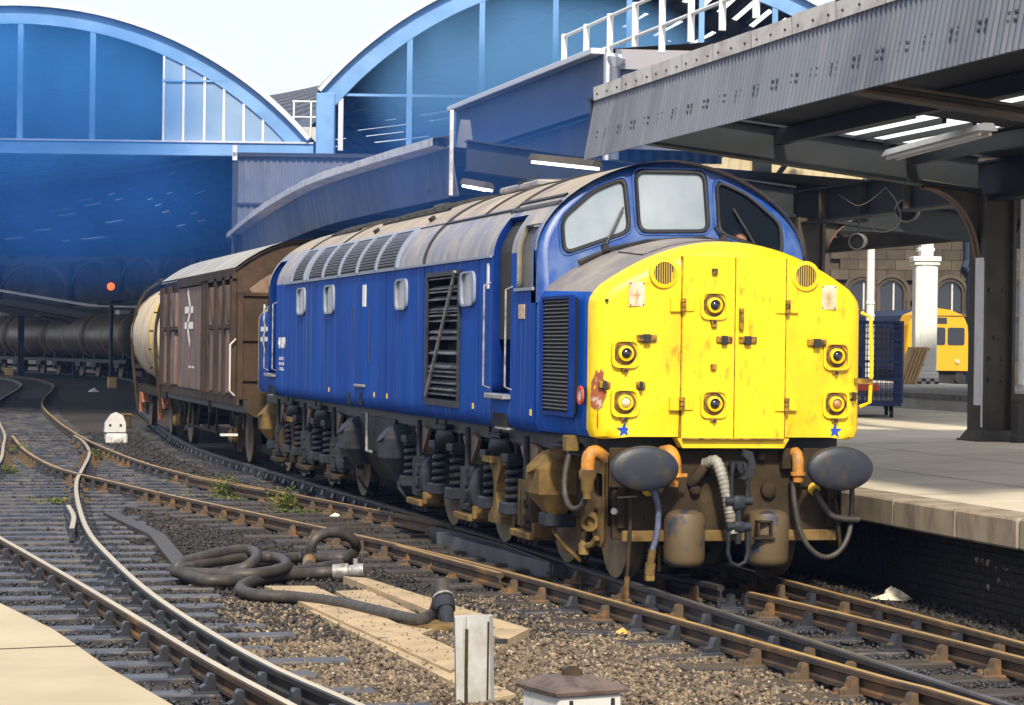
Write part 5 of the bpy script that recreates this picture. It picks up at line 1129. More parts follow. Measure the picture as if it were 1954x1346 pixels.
# ================================================================ TRAIN SHED (two arched spans seen end on)
E1 = Vector((math.cos(YAW), -math.sin(YAW), 0)); E2 = Vector((math.sin(YAW), math.cos(YAW), 0))
BASE = Vector((CAM.x, CAM.y, 0))+E1*(-6.09)+E2*75.          # foot of the valley column between the spans
def U(px, d=75.): return (px-PW/2)/FPX*d+6.09               # lateral place, metres from that column, of something at gable distance
def arc_pts(c, R, zc, a0, a1, n): return [(c+R*math.sin(a0+(a1-a0)*i/n), zc+R*math.cos(a0+(a1-a0)*i/n)) for i in range(n+1)]
def span(label, c, R, crown, half_l, half_r, thick):
    t = thing('train_shed', label, 'train shed', BASE, -YAW)
    zc = crown-R; a0, a1 = -math.asin(half_l/R), math.asin(half_r/R)
    for (r0, r1, y0, y1, m, nm) in ((R-thick, R-.16, -.12, .12, SHEDP, 'gable_rib'), (R-.155, R, -.35, .2, SHEDE, 'verge_board')):
        o, i = arc_pts(c, r1, zc, a0, a1, 40), arc_pts(c, r0, zc, a0, a1, 40)
        mb = MB(); mb.loft([[(p[0], y0, p[1]), (p[0], y1, p[1]), (q[0], y1, q[1]), (q[0], y0, q[1])] for p, q in zip(o, i)], closed=True); mb.build(nm, m, t)
    return t, zc
C1, RR1, CRN1 = -9.21, 12.08, 12.55
s1, zc1 = span('left arched train shed span with milky glazed gable end', C1, RR1, CRN1, 9.2, 9.05, .68)
def z_in(c, R, zc, u): return zc+math.sqrt(max(0, R*R-(u-c)**2))
MB().box(-19, -.1, -.16, .16, 7.93, 8.28).build('tie_beam', SHEDP, s1)
MB().box(-19, -.1, -.22, .22, 8.28, 8.33).build('beam_flange', SHEDE, s1)
MB().box(-19, -.1, -.22, .22, 7.88, 7.93).build('beam_flange', SHEDP, s1)
for px in (33, 171): u = U(px); MB().box(u-.085, u+.085, -.1, .1, 8.33, z_in(C1, RR1-.5, zc1, u)).build('mullion', SHEDP, s1)
GP = [307, 345, 385, 422, 460, 497, 541]
for k, px in enumerate(GP):
    u = U(px); MB().box(u-.035, u+.035, -.10, .02, 8.33, z_in(C1, RR1-.2, zc1, u)).build('glazing_bar', WHITE, s1)
for k in range(6):
    a, b = U(GP[k])+.04, U(GP[k+1])-.04; za, zb_ = z_in(C1, RR1-.2, zc1, a), z_in(C1, RR1-.2, zc1, b); zs = 10.18
    for (lo_, hi_) in (((8.34, 8.34), (zs-.03, zs-.03)), ((zs+.03, zs+.03), (za, zb_))) if min(za, zb_) > zs+.2 else (((8.34, 8.34), (za, zb_)),):
        MB().add([(a, -.04, lo_[0]), (b, -.04, lo_[1]), (b, -.04, hi_[1]), (a, -.04, hi_[0]), (a, .0, lo_[0]), (b, .0, lo_[1]), (b, .0, hi_[1]), (a, .0, hi_[0])], [(0, 1, 2, 3), (7, 6, 5, 4), (0, 4, 5, 1), (2, 6, 7, 3)]).build('pane', SHEDG, s1)
MB().box(U(303), U(421), -.12, .0, 10.15, 10.21).build('transom', SHEDP, s1)
C2, RR2, CRN2 = 9.45, 12.4, 14.35
s2, zc2 = span('right arched train shed span with open gable and streaks of roof light', C2, RR2, CRN2, 9.45, 9.7, .75)
for px in (775, 912, 1052, 1192, 1330, 1470):
    u = U(px); MB().box(u-.085, u+.085, -.1, .1, 7.9, z_in(C2, RR2-.5, zc2, u)).build('mullion', SHEDP, s2)
MB().box(.2, 20, -.14, .14, 7.6, 7.95).build('tie_beam', SHEDP, s2)
MB().box(.3, 9, -.05, .05, 9.78, 9.86).build('glazing_rail', SHEDP, s2)
vc = thing('valley_column', 'haze-tinted iron column in the valley between the two arched spans', 'column', BASE, -YAW)
MB().box(-.02, .55, -.3, .3, 7.7, 9.85, .03).build('shaft', SHEDP, vc); MB().box(.65, .80, -.1, .1, 8.1, 9.7).build('rainwater_pipe', SHEDE, vc)
MB().box(-.1, .65, -.35, .35, -.2, 7.7, .03).build('lower_shaft', SHEDC, vc)
rl = thing('roof_walkway', 'small white railing and boards in the valley between the arched roofs', 'railing', BASE, -YAW)
for u in (-1.0, -.45, -.12): MB().cyl((u, 3, 8.6), (u, 3, 9.9), .03, n=6).build('post', WHITE, rl)
for z in (9.9, 9.4): MB().cyl((-1.05, 3, z), (0, 3, z), .025, n=6).build('rail', WHITE, rl)
MB().box(-.9, 0, 3.2, 4.5, 8.3, 9.1).build('board', DIRTYW, rl)

# vaults running back from the gables; the left one bends away to the left with the tracks
def vault(t, path, R, half_l, half_r, crown, panes=None, ribstep=2, seed=1, glass=(.34, .62)):
    """path: (u, v) of the crown line in shed coordinates"""
    rnd_ = random.Random(seed); zc = crown-R; a0, a1 = -math.asin(half_l/R), math.asin(half_r/R); n = 36
    pts = spline(path, 3.0); secs = []
    for i, p in enumerate(pts):
        q0, q1 = pts[max(0, i-1)], pts[min(len(pts)-1, i+1)]; d = (q1-q0).normalized(); rt = Vector((d.y, -d.x, 0))
        secs.append([(p.x+rt.x*R*math.sin(a), p.y+rt.y*R*math.sin(a), zc+R*math.cos(a)) for a in [a0+(a1-a0)*k/n for k in range(n+1)]])
    sh, gl = MB(), MB()
    for i in range(len(secs)-1):
        for k in range(n):
            q = [secs[i][k], secs[i+1][k], secs[i+1][k+1], secs[i][k+1]]
            if panes and panes(i, k, rnd_):
                lo_, hi_ = glass if k > 18 else (.2, .75); A = [Vector(x) for x in q]
                e0, e1 = A[0].lerp(A[3], lo_), A[1].lerp(A[2], lo_); f0, f1 = A[0].lerp(A[3], hi_), A[1].lerp(A[2], hi_)
                sh.add([A[0], A[1], e1, e0], [(0, 1, 2, 3)]); sh.add([f0, f1, A[2], A[3]], [(0, 1, 2, 3)]); gl.add([e0, e1, f1, f0], [(0, 1, 2, 3)])
            else: sh.add(q, [(0, 1, 2, 3)])
    sh.build('roof_boarding', SHEDR, t)
    if gl.f: stuff(gl.build('roof_glazing', PANEM, t))
    for i in range(2, len(secs), ribstep):
        p, q0, q1 = pts[i], pts[max(0, i-1)], pts[min(len(pts)-1, i+1)]; d = (q1-q0).normalized()*.18; cz = Vector((p.x, p.y, zc))
        o = [Vector(x)-(Vector(x)-cz)*.006 for x in secs[i]]; ii = [cz+(Vector(x)-cz)*(1-.65/R) for x in secs[i]]
        MB().loft([[a-d, a+d, b+d, b-d] for a, b in zip(o, ii)], closed=True).build('roof_rib', SHEDC, t)
    pu = MB()
    for k in range(1, n, 1):
        pu.loft([[Vector(s_[k])+Vector((0, 0, -.02)), Vector(s_[k])+Vector((0, 0, -.16)), Vector(s_[k])+(Vector(s_[k+1])-Vector(s_[k]))*.10+Vector((0, 0, -.16))] for s_ in secs], closed=True)
    pu.build('purlins', SHEDC, t)
    return pts, secs
# right springing line of the left span, metres (u, v) from the valley column
SP = [(0, .2), (-1.2, 20), (-4.0, 38), (-9.2, 56), (-18, 80), (-31.3, 102), (-48, 122)]
spl = spline(SP, 3.)
cl = offset(spl, -9.2)
ctr1 = [(p.x, p.y) for p in cl[::6]]+[(cl[-1].x, cl[-1].y)]
vault(s1, ctr1, RR1, 9.2, 9.2, CRN1, panes=lambda i, k, r: (k in range(28, 35) and i > 14 and r.random() < .4) or (k < 8 and i > 6), ribstep=2, glass=(.45, .53))
vault(s2, [(C2, .2), (C2-1.0, 12), (C2-4.5, 26), (C2-12, 42), (C2-24, 58)], RR2, 9.45, 9.7, CRN2, panes=lambda i, k, r: (k < 14 and i > 5) or (i > 0 and (k in range(21, 35)) and r.random() < .72), ribstep=2, seed=3)
# arcade of iron columns carrying the right hand springing of the left span
arc = thing('arcade', 'row of dark iron columns and arched brackets receding under the shed roof', 'arcade', BASE, -YAW)
ar = [p for p in spl if p.y > 30]
MB().sweep(ar, [(-.25, 7.55), (.25, 7.55), (.25, 8.35), (-.25, 8.35)]).build('arcade_beam', SHEDC, arc)
acc = 0.; last = None; cols = []
dist = [0.]
for a, b in zip(ar, ar[1:]): dist.append(dist[-1]+(b-a).length)
nxt = 2.
for p, d in zip(ar, dist):
    if d >= nxt: cols.append(p); nxt += 10.2
for k, p in enumerate(cols):
    MB().lathe([(.55, -.2), (.55, 1.0), (.34, 1.1), (.30, 4.6), (.52, 4.75), (.52, 4.95), (.34, 5.0), (.34, 7.55)], (p.x, p.y, 0), (0, 0, 1), 14).build('column', SHEDC, arc, 40)
    for nb in (k-1, k+1):
        if 0 <= nb < len(cols):
            d = (cols[nb]-p); h = d.length/2; d.normalize(); sec = []
            for i in range(9):
                a = math.pi/2*i/8; r = p+d*(.35+(h-.4)*(1-math.cos(a))); z = 5.2+2.2*math.sin(a); n_ = Vector((-d.y, d.x, 0))*.09
                sec.append([r-n_+Vector((0, 0, z)), r+n_+Vector((0, 0, z)), r+n_+Vector((0, 0, z+.22)), r-n_+Vector((0, 0, z+.22))])
            MB().loft(sec, closed=True).build('arched_bracket', SHEDC, arc)
# buildings and platform behind the arcade
bw = thing('station_range', 'long dim station wall with pale window bands behind the arcade', 'building', BASE, -YAW)
off1, off2 = offset(spl, 11), offset(spl, 3.0)
sel = [i for i, p in enumerate(spl) if p.y > 20]
w1 = [off1[i] for i in sel]
wm_ = mat('dim_stone', (.05, .045, .045), .85, c2=(.11, .095, .085), scale=.6)
MB().sweep(w1, [(0, -.2), (.5, -.2), (.5, 10.2), (0, 10.2)]).build('wall', wm_, bw)
for z, h, m in ((6.35, .10, STONEL), (5.0, .25, SHEDC), (3.6, .18, SHEDC), (2.4, .12, STONEL)): MB().sweep(w1, [(-.25, z), (0, z), (0, z+h), (-.25, z+h)]).build('string_course', m, bw)
for i in range(1, len(w1)-1, 2):
    p, q = w1[i], w1[i+1]; d = (q-p).normalized(); n_ = Vector((d.y, -d.x, 0))*-.08; c = p.lerp(q, .2); e = p.lerp(q, .85)
    MB().add([c+n_+Vector((0, 0, 2.6)), e+n_+Vector((0, 0, 2.6)), e+n_+Vector((0, 0, 3.5)), c+n_+Vector((0, 0, 3.5))], [(0, 1, 2, 3)]).build('window', mat('pale_window', (.12, .125, .13), .3), bw)
MB().sweep([off2[i] for i in sel], [(0, -.2), (8, -.2), (8, .9), (0, .9)]).build('platform_slab', CONC, bw)
MB().sweep([offset(spl, 1.5)[i] for i in sel], [(0, 9.2-.9), (10, 9.6-.9), (10, 9.8-.9), (0, 9.4-.9)]).build('aisle_roof', SHEDR, bw)
# sloping footbridge ramp across the back
fb = thing('footbridge', 'dim sloping footbridge behind the brown tank wagons', 'footbridge')
for z0, z1, r in ((0, 0, .09), (.35, .3, .07), (1.0, .85, .12), (1.3, 1.15, .08)):
    a = at_depth(-40, 548, 158); b = at_depth(170, 583, 150); c = at_depth(420, 590, 142)
    MB().tube([a-Vector((0, 0, z0)), b-Vector((0, 0, z0)), c-Vector((0, 0, z1))], r, 6).build('handrail', SHEDE if z0 < .3 else SHEDC, fb)
a, b, c = at_depth(-40, 590, 158.2), at_depth(170, 612, 150.2), at_depth(420, 618, 142.2)
MB().loft([[p, p+Vector((0, 0, .8))] for p in (a, b, c)]).build('parapet', SHEDC, fb)
for k in range(4): p = at_depth(40+k*105, 640, 156-k*4); MB().box(p.x-.2, p.x+.2, p.y-.2, p.y+.2, -.2, 3.9).build('support', SHEDC, fb)

# colour light signal
sp_ = at_depth(212, 547, 128)
sg = thing('railway_signal', 'colour light signal showing a glowing orange red aspect', 'signal', (sp_.x, sp_.y, -.2), -YAW)
zl = sp_.z+.2
MB().cyl((0, .2, 0), (0, .2, zl+.2), .10, n=8).build('post', BLACK, sg)
MB().prism(rounded([(-.45, zl-.75), (.45, zl-.75), (.45, zl+1.35), (-.45, zl+1.35)], .3, 5), 'y', -.05, .05).build('backboard', BLACK, sg)
MB().lathe([(.20, 0), (.16, .04), (.02, .06)], (0, -.06, zl), (0, -1, 0), 16).build('lamp', LIGHTR, sg)
MB().lathe([(.30, 0), (.30, .08)], (.75, .0, zl-.5), (0, -1, 0), 14).build('route_disc', BLACK, sg)
MB().box(-.7, 1.2, -.1, .1, zl-1.0, zl-.85).build('bracket', BLACK, sg)

# corrugated end wall beyond the far canopy
cw = thing('cladding_wall', 'tall corrugated grey wall under the left span beside the far canopy', 'wall', BASE, -YAW)
corrugated([Vector((U(443, 73), -2, 0)), Vector((7.2, -2, 0))], 3.6, 7.72, 0., .19, .025).build('wall_sheet', CORR, cw, 80)
MB().box(U(443, 73)-.02, 7.2, -2.1, -2.0, 6.28, 6.34).build('sheet_lap', SHEDC, cw)
MB().box(U(443, 73)-.03, 7.3, -2.15, -1.9, 7.72, 7.84).build('wall_cap', SHEDC, cw)
MB().box(U(440, 73), U(449, 73), -2.15, -2.0, 7.6, 8.05).build('finial', SHEDE, cw)
MB().box(3.1, 4.3, -2.6, -2.2, 7.72, 7.92, .03).build('lamp_box', WHITE, cw)
MB().box(U(443, 73)-.05, U(443, 73)+.1, -2.1, -1.9, -.2, 7.7).build('corner_post', SHEDC, cw)

# ================================================================ RIGHT HAND BACKGROUND
st = thing('station_building', 'sooty sandstone wall with round arched windows beyond the yellow railcar', 'building', Vector((CAM.x, CAM.y, 0))+E1*17.0+E2*118, -YAW)
def UB(px): return (px-PW/2)/FPX*118-17.
WINS = [(1643, 545), (1700, 545), (1812, 545), (1948, 530)]
wz0, wz1, wr = 3.0, 5.0, .62
# courses of dressed stone, cut round the window openings
mb = MB(); mb.box(-14, 20, .3, 1, -.2, 11); mb.build('wall_core', STONE, st)
row = 0; z = 2.6; bs = None; cnt = 0
while z < 8.2:
    u = -1.6+(row % 2)*.45
    while u < 8.6:
        w = .9; cu_, cz_ = u+w/2, z+.25
        hit = any(abs(cu_-UB(px)) < wr+.36 and cz_ < wz1+.75 and cz_ > wz0-1 for px, _ in WINS)
        if not hit and cnt < 290:
            m_ = STONE if random.random() < .6 else STONEL
            MB().box(u+.01, u+w-.01, .05+random.uniform(-.02, .02), .32, z+.01, z+.49).build('stone', m_, st); cnt += 1
        u += w
    z += .5; row += 1
for px, py in WINS:
    u = UB(px)
    for r, y0, y1, m, nm in ((wr+.28, -.02, .3, STONEL, 'arch_moulding'), (wr+.12, .06, .3, STONE, 'arch_moulding')):
        o = [(u+r*math.cos(a), wz1+r*math.sin(a)) for a in [math.pi*i/14 for i in range(15)]]; i_ = [(u+(r-.16)*math.cos(a), wz1+(r-.16)*math.sin(a)) for a in [math.pi*i/14 for i in range(15)]]
        MB().loft([[(p[0], y0, p[1]), (q[0], y0, q[1]), (q[0], y1, q[1]), (p[0], y1, p[1])] for p, q in zip(o, i_)], closed=True).build(nm, m, st)
        for sx in (-1, 1): MB().box(u+sx*(r-.08)-.08, u+sx*(r-.08)+.08, y0, y1, wz0-1.2, wz1).build('jamb', m, st)
    poly = [(u+wr*math.cos(a), wz1+wr*math.sin(a)) for a in [math.pi*i/12 for i in range(13)]]+[(u-wr, wz0-1.2), (u+wr, wz0-1.2)]
    wn_ = MB(); wn_.prism(poly, 'y', .24, .27); wn_ = wn_.build('window', GLASSK, st)
    MB().box(u+.08, u+.16, .2, .24, wz0-1.2, wz1+.5).build('window_bar', DIRTYW, wn_); MB().box(u-wr, u+wr, .2, .24, wz1-.9, wz1-.84).build('window_bar', STONE, wn_)
MB().box(-14, 20, -.08, .3, 3.9, 4.05).build('string_course', STONEL, st)
MB().box(-14, 20, -.5, .3, 8.2, 8.8).build('cornice', mat('dark_blue_fascia', (.012, .022, .05), .6), st)
MB().tube([(UB(1843), -.1, 8.2), (UB(1843), -.1, 6.6), (UB(1838), -.15, 6.3), (UB(1850), -.1, 5.9), (UB(1850), -.1, 0)], .2, 10).build('downpipe', mat('blue_black_pipe', (.015, .025, .05), .5), st)
# awning/roof over that platform: closes the view upwards with dark boards and beams
aw = thing('far_roof', 'dark roof and beams over the far platforms behind the girders', 'roof', (0, 0, 0))
MB().add([(13, 24, 8.6), (52, 24, 9.4), (52, 60, 9.4), (20, 60, 8.6)], [(0, 1, 2, 3)]).build('roof_sheet', ROOFSH, aw)
for k in range(3): MB().box(13, 50, 32+k*13, 32.4+k*13, 7.6, 8.3).build('roof_beam', GIRDB if k % 2 else GIRD, aw)
# cream cladding lit by the roof glass
cc = thing('cladding_wall', 'cream ribbed cladding high up behind the canopy girders', 'wall', (9, 30, 0), 0)
for (a, b, z0, z1) in ((-1.2, 2.2, 5.75, 7.9), (2.6, 5.0, 5.6, 7.9), (5.4, 8.6, 5.3, 7.9), (9.2, 12.5, 5.2, 7.9)): corrugated([Vector((a, 0, 0)), Vector((b, 0, 0))], z0, z1, 0., .26, .03).build('cladding_sheet', CREAM, cc, 80)
for a in (2.4, 5.2, 8.9): MB().box(a-.2, a+.2, -.15, .1, 4.6, 8.2).build('post', GIRD, cc)
MB().box(-1.4, 13, -.2, -.06, 6.55, 6.72).build('rail_beam', GIRD, cc); MB().box(-1.4, 13, -.3, .1, 5.1, 5.5).build('sill_beam', GIRDB, cc)
MB().box(-1.4, 3.2, -2.6, -1.2, 5.35, 5.75, .02).build('air_duct', mat('duct_buff', (.42, .37, .26), .6), cc)
for k in range(4): MB().cyl((2.0+k*2.1, -.5, 5.2), (3.1+k*2.1, -.5, 6.6), .06, n=6).build('truss_brace', GIRD, cc)
MB().box(-2, 13, -1.0, -.6, 4.75, 5.2).build('cross_beam', GIRD, cc)
MB().box(3.0, 4.6, -3.2, -3.1, 4.75, 5.15).build('sign_panel', DIRTYW, cc)

# white iron columns on the far platform
def white_column(label, px, d, w, zt, ped):
    c = at_depth(px, 700, d); t = thing('iron_column', label, 'column', (c.x, c.y, .9), -YAW, 'white columns on the far platform')
    if ped:
        MB().box(-w*1.30, w*1.30, -w*1.3, w*1.3, .45, 4.75, .05).build('pilaster', WHITE, t); MB().box(-w*.72, w*.72, -w*1.36, w*.72, .5, zt, .02).build('shaft', WHITE, t)
        MB().box(-w*1.65, w*1.65, -w*1.6, w*1.6, 4.75, 4.95, .03).build('capital', WHITE, t); MB().box(-w*1.5, w*1.5, -w*1.5, w*1.5, 4.6, 4.72, .03).build('capital', WHITE, t); MB().box(-w*.95, w*.95, -w, w, zt-.6, zt-.45, .03).build('collar', WHITE, t)
        MB().box(-w*1.5, w*1.5, -w*1.5, w*1.5, .2, .47, .03).build('plinth', WHITE, t)
        for k in range(6):
            for r in range(2): MB().box(-w*1.52+k*w*.507, -w*1.52+(k+1)*w*.507, -w*1.53, w*1.5, r*.1, r*.1+.1).build('tile', BLACK if (k+r) % 2 else DIRTYW, t)
    else:
        MB().lathe([(w, 0), (w, 2.6), (w*1.12, 2.62), (w*1.12, 2.7), (w*.95, 2.72), (w*.95, 3.1), (w*1.1, 3.12), (w*1.1, 3.2), (w*.95, 3.22), (w*.9, zt)], (0, 0, 0), (0, 0, 1), 16).build('shaft', WHITE, t, 40)
white_column('broad white column with moulded capital in front of the yellow railcar', 1763, 95, .33, 5.75, True)
white_column('slim white column further left behind the blue luggage cage', 1659, 97, .17, 5.6, False)
# pedestal of a lamp column at the right edge
c = at_depth(1948, 850, 33.5)
pd = thing('lamp_column', 'grey green octagonal pedestal with white shaft at the right edge', 'column', (c.x, c.y, .9), 0)
MB().lathe([(.17, 0), (.17, .08), (.145, .12), (.135, .55), (.15, .58), (.10, .66), (.06, .70)], (0, 0, 0), (0, 0, 1), 8).build('pedestal', GIRDB, pd); MB().lathe([(.055, .66), (.05, 1.5), (.045, 3.4)], (0, 0, 0), (0, 0, 1), 12).build('shaft', WHITE, pd, 40); MB().lathe([(.08, .66), (.10, .72), (.06, .80)], (0, 0, 0), (0, 0, 1), 12).build('collar', DIRTYW, pd, 40)

# yellow ended railcar
dm = at_depth(1790, 700, 104)
dc = thing('railcar', 'yellow ended diesel railcar standing beyond the far platform', 'train', (dm.x, dm.y, 0), -.12)
def dprof(w, zt): return [(-w, 1.35), (-w-.02, 2.2), (-w+.08, 3.3), (-w*.8, 3.72), (-w*.4, 3.95), (0, zt), (w*.4, 3.95), (w*.8, 3.72), (w-.08, 3.3), (w+.02, 2.2), (w, 1.35)]
pr0 = dprof(1.40, 4.02)
MB().loft([[(x, Y, z) for x, z in pr0] for Y in (.25, 20)]).build('body', mat('railcar_blue', (.012, .03, .085), .4), dc, 30)
mb = MB(); mb.loft([[(x*.96, .0, z*.995+.01) for x, z in pr0], [(x, .10, z) for x, z in pr0], [(x, 1.6, z) for x, z in [(a*1.004, b+.004) for a, b in pr0]]]); mb.add([(x*.96, .0, z*.995+.01) for x, z in pr0], [tuple(range(11))]); mb.build('cab_front', DMUY, dc)
for a, b in ((-1.18, -.46), (-.36, .30), (.40, 1.15)): MB().prism(rounded([(a, 2.45), (b, 2.45), (b, 3.20), (a, 3.20)], .1, 4), 'y', -.02, .01).build('windscreen', GLASSK, dc)
MB().box(-.38, .36, -.02, .02, 3.36, 3.62).build('destination_box', GLASSK, dc); MB().box(-1.25, 1.25, -.03, .01, 3.68, 3.72).build('lamp_strip', YELLOWD, dc)
for x in (-.9, .85): MB().lathe([(.11, 0), (.09, .06)], (x, .0, 1.75), (0, -1, 0), 14).build('headlight', LENSL, dc)
mb = MB(); mb.box(-1.3, 1.3, .2, 19, .35, 1.36); mb.build('underframe', BLACK, dc)
for x in (-.87, .87): MB().lathe([(.1, 0), (.1, .35), (.23, .35), (.23, .42)], (x, .1, 1.06), (0, -1, 0), 16).build('buffer', BLACK, dc, 40)
for k in range(5): MB().box(-1.43, -1.38, 2.4+k*3.3, 4.6+k*3.3, 2.35, 3.1).build('side_window', GLASSK, dc)

# luggage cage trolley
lt = on_z(1640, 794, .9)
lc = thing('luggage_trolley', 'blue wire mesh luggage cage trolley on the platform behind the nose', 'trolley', (lt.x, lt.y, .9), -.35)
mb = MB()
W2, D2, H2, B2 = .72, 1.1, 1.80, .28
mb.box(-W2, W2, -D2, D2, B2-.06, B2, .005); base_ = mb.build('deck', CAGE, lc)
fr = MB()
for x in (-W2, 0, W2):
    for y in (-D2, D2): fr.box(x-.025, x+.025, y-.025, y+.025, B2, H2)
for x in (-W2, W2): fr.box(x-.02, x+.02, -D2, D2, H2-.04, H2); fr.box(x-.02, x+.02, -D2, D2, 1.02, 1.06)
for y in (-D2, D2): fr.box(-W2, W2, y-.02, y+.02, H2-.04, H2); fr.box(-W2, W2, y-.02, y+.02, 1.02, 1.06); fr.box(-W2, W2, y-.02, y+.02, .7, .73)
fr.build('cage_frame', CAGE, lc)
me_ = MB()
for y in (-D2, D2):
    for k in range(1, 16): x = -W2+2*W2*k/16; me_.box(x-.006, x+.006, y-.006, y+.006, B2, H2)
    for k in range(1, 14): z = B2+(H2-B2)*k/14; me_.box(-W2, W2, y-.006, y+.006, z-.006, z+.006)
for x in (-W2, W2):
    for k in range(1, 20): y = -D2+2*D2*k/20; me_.box(x-.006, x+.006, y-.006, y+.006, B2, H2)
    for k in range(1, 12): z = B2+(H2-B2)*k/12; me_.box(x-.006, x+.006, -D2, D2, z-.006, z+.006)
me_.build('wire_mesh', CAGE, lc)
for x in (-.55, .55):
    for y in (-.85, .85): w = MB().cyl((x-.03, y, .11), (x+.03, y, .11), .11, n=16).build('wheel', RUBBER, lc); MB().prism([(y-.06, .12), (y+.06, .12), (y+.12, B2-.06), (y-.12, B2-.06)], 'x', x-.045, x-.035).build('wheel_fork', BLACK, w)
MB().box(-.3, .3, -D2-.03, -D2+.0, .5, .62).build('notice_plate', RED, lc)
# leaning pallet
pl = at_depth(1728, 735, 93.2)
pt = thing('pallet', 'wooden pallet leaning against the broad white column', 'pallet', (pl.x, pl.y, .9), -YAW)
for k in range(5): o = MB().box(-.05, .05, -.55, .55, 0, 1.5, .008).build('board', WOODP, pt, loc=(-.28+k*.13, 0, 0)); o.rotation_euler = (0, .34, 0)
for z in (.15, .75, 1.35): o = MB().box(-.34+z*.35, .36+z*.35, -.5, .5, z-.05, z+.05).build('bearer', WOODP, pt)

# ================================================================ TRACKSIDE THINGS
GZ = -.2
def gp(px, py, z=-.17): p = on_z(px, py, z); return Vector((p.x, p.y, z))
def hose_thing(label, pxs, r, name='hose'):
    P = [at_depth(q[0], q[1], q[2]) if q[2] > 5 else on_z(q[0], q[1], q[2]-.17+r) for q in pxs]; o = Vector((P[0].x, P[0].y, GZ)); t = thing(name, label, 'hose', o)
    MB().tube(spline([p-o for p in P], .05), r, 12).build('rubber_tube', HOSEM, t, 60); return t, [p-o for p in P]
HR = .056
t, P = hose_thing('thick dark hose coiled in a loose knot beside the rusty track', [(650, 1078, .02), (560, 1092, .0), (480, 1106, .0), (400, 1108, .02), (352, 1098, .02), (345, 1088, .06), (420, 1070, .10), (520, 1064, .10), (545, 1082, .08), (480, 1096, .06), (380, 1095, .04), (330, 1090, .04), (340, 1078, .10), (400, 1060, .16), (470, 1050, .18), (490, 1062, .16), (470, 1082, .10), (430, 1092, .04)], HR)
t, P = hose_thing('thick dark hose arching up in a loop beside the rusty rail', [(470, 1078, .0), (520, 1070, .0), (570, 1064, .0), (620, 1066, .01), (655, 1066, .03), (676, 1054, 26.0), (677, 1035, 25.8), (655, 1019, 25.7), (625, 1017, 25.6), (600, 1030, 25.5), (592, 1050, 25.5), (590, 1072, 25.5), (590, 1082, .0)], HR)
MB().cyl(P[-1]+Vector((0, 0, -.05)), P[-2]+Vector((0, 0, .02)), .070, n=14).build('brass_coupling', mat('rusty_brass', (.22, .12, .04), .5), t)
MB().cyl(P[-2]+Vector((0, 0, .03)), P[-2]+Vector((0, 0, .10)), .09, n=14).build('hose_clamp', BLACK, t)
t, P = hose_thing('long dark hose running from a loose nozzle to the upright water standpipe', [(655, 1091, .02), (600, 1094, .0), (530, 1100, .0), (475, 1112, .0), (460, 1126, .0), (490, 1136, .0), (560, 1140, .0), (650, 1152, .0), (720, 1168, .0), (780, 1182, .0), (805, 1183, .01), (826, 1172, 20.6), (836, 1150, 20.4), (838, 1128, 20.3), (842, 1112, 20.25)], HR)
d = (P[0]-P[1]).normalized(); MB().lathe([(.075, -.1), (.08, 0), (.08, .05), (.06, .06), (.06, .10), (.07, .12), (.07, .2)], P[0], d, 14).build('brass_coupling', SILVER, t, 40); MB().cyl(P[0]+d*.12, P[0]+d*.12+Vector((0, 0, .12)), .025, n=8).build('coupling_lug', SILVER, t)
sp0 = gp(856, 1196); hy = thing('standpipe', 'upright water standpipe with round base plate at the end of the hose', 'standpipe', (sp0.x, sp0.y, GZ))
top = P[-1]+t.location-hy.location
MB().cyl((0, 0, .02), top*.45+Vector((0, 0, .02)), .062, n=12).build('pipe', STEELG, hy); MB().cyl(top*.42, top*.62, .085, n=14).build('union_nut', STEELG, hy); MB().cyl(top*.6, top*1.0, .062, n=12).build('hose_tail', HOSEM, hy); MB().cyl(top*.66, top*.70, .09, n=14).build('hose_clamp', SILVER, hy)
MB().lathe([(.32, 0), (.32, .05), (.28, .06), (.05, .07)], (-.02, .0, 0), (0, 0, 1), 24).build('base_plate', BRAKE, hy, 30)
# grey steel post and white lamp box at the bottom
gpz = gp(905, 1346, -.2); h_ = (1346-1182)/FPX*15.0
po = thing('marker_post', 'short grey steel post standing in the pebbles beside the standpipe', 'post', (gpz.x, gpz.y, GZ), -.15)
mb = MB(); mb.prism([(-.12, -.06), (-.07, -.07), (-.07, -.02), (-.045, -.02), (-.045, -.06), (.10, -.07), (.13, -.02), (.13, .05), (-.12, .05)], 'z', 0, .58); q = mb.build('channel', mat('grey_paint_post', (.40, .40, .40), .55, c2=(.30, .29, .27), scale=6), po); q.rotation_euler = (0, -.03, 0)
MB().box(.072, .084, -.078, -.06, .03, .55).build('rust_groove', BRAKED, po); MB().box(-.068, -.05, -.066, -.03, .02, .50).build('rust_groove', BRAKED, po); MB().box(-.2, .2, -.12, .12, 0, .025).build('foot_plate', BRAKED, po); MB().box(.13, .21, -.02, .02, .40, .43).build('lug', BLACK, po)
lb = gp(1090, 1420, -.2)
lm = thing('ground_signal_lamp', 'white painted lamp case with rusty pagoda lid at the bottom edge', 'lamp', (lb.x, lb.y, GZ), .25)
a = .215; MB().box(-a, a, -a, a, 0, .32, .015).build('case', DIRTYW, lm)
for x, m in ((-.13, BLACK), (.15, BLACK)): MB().prism([(x-.018, .12), (x+.018, .12), (x+.012, .29), (x-.012, .29)], 'y', -a-.004, -a+.01).build('slot', m, lm)
lid = MB(); sq = lambda s_, z: [(-s_, -s_, z), (s_, -s_, z), (s_, s_, z), (-s_, s_, z)]
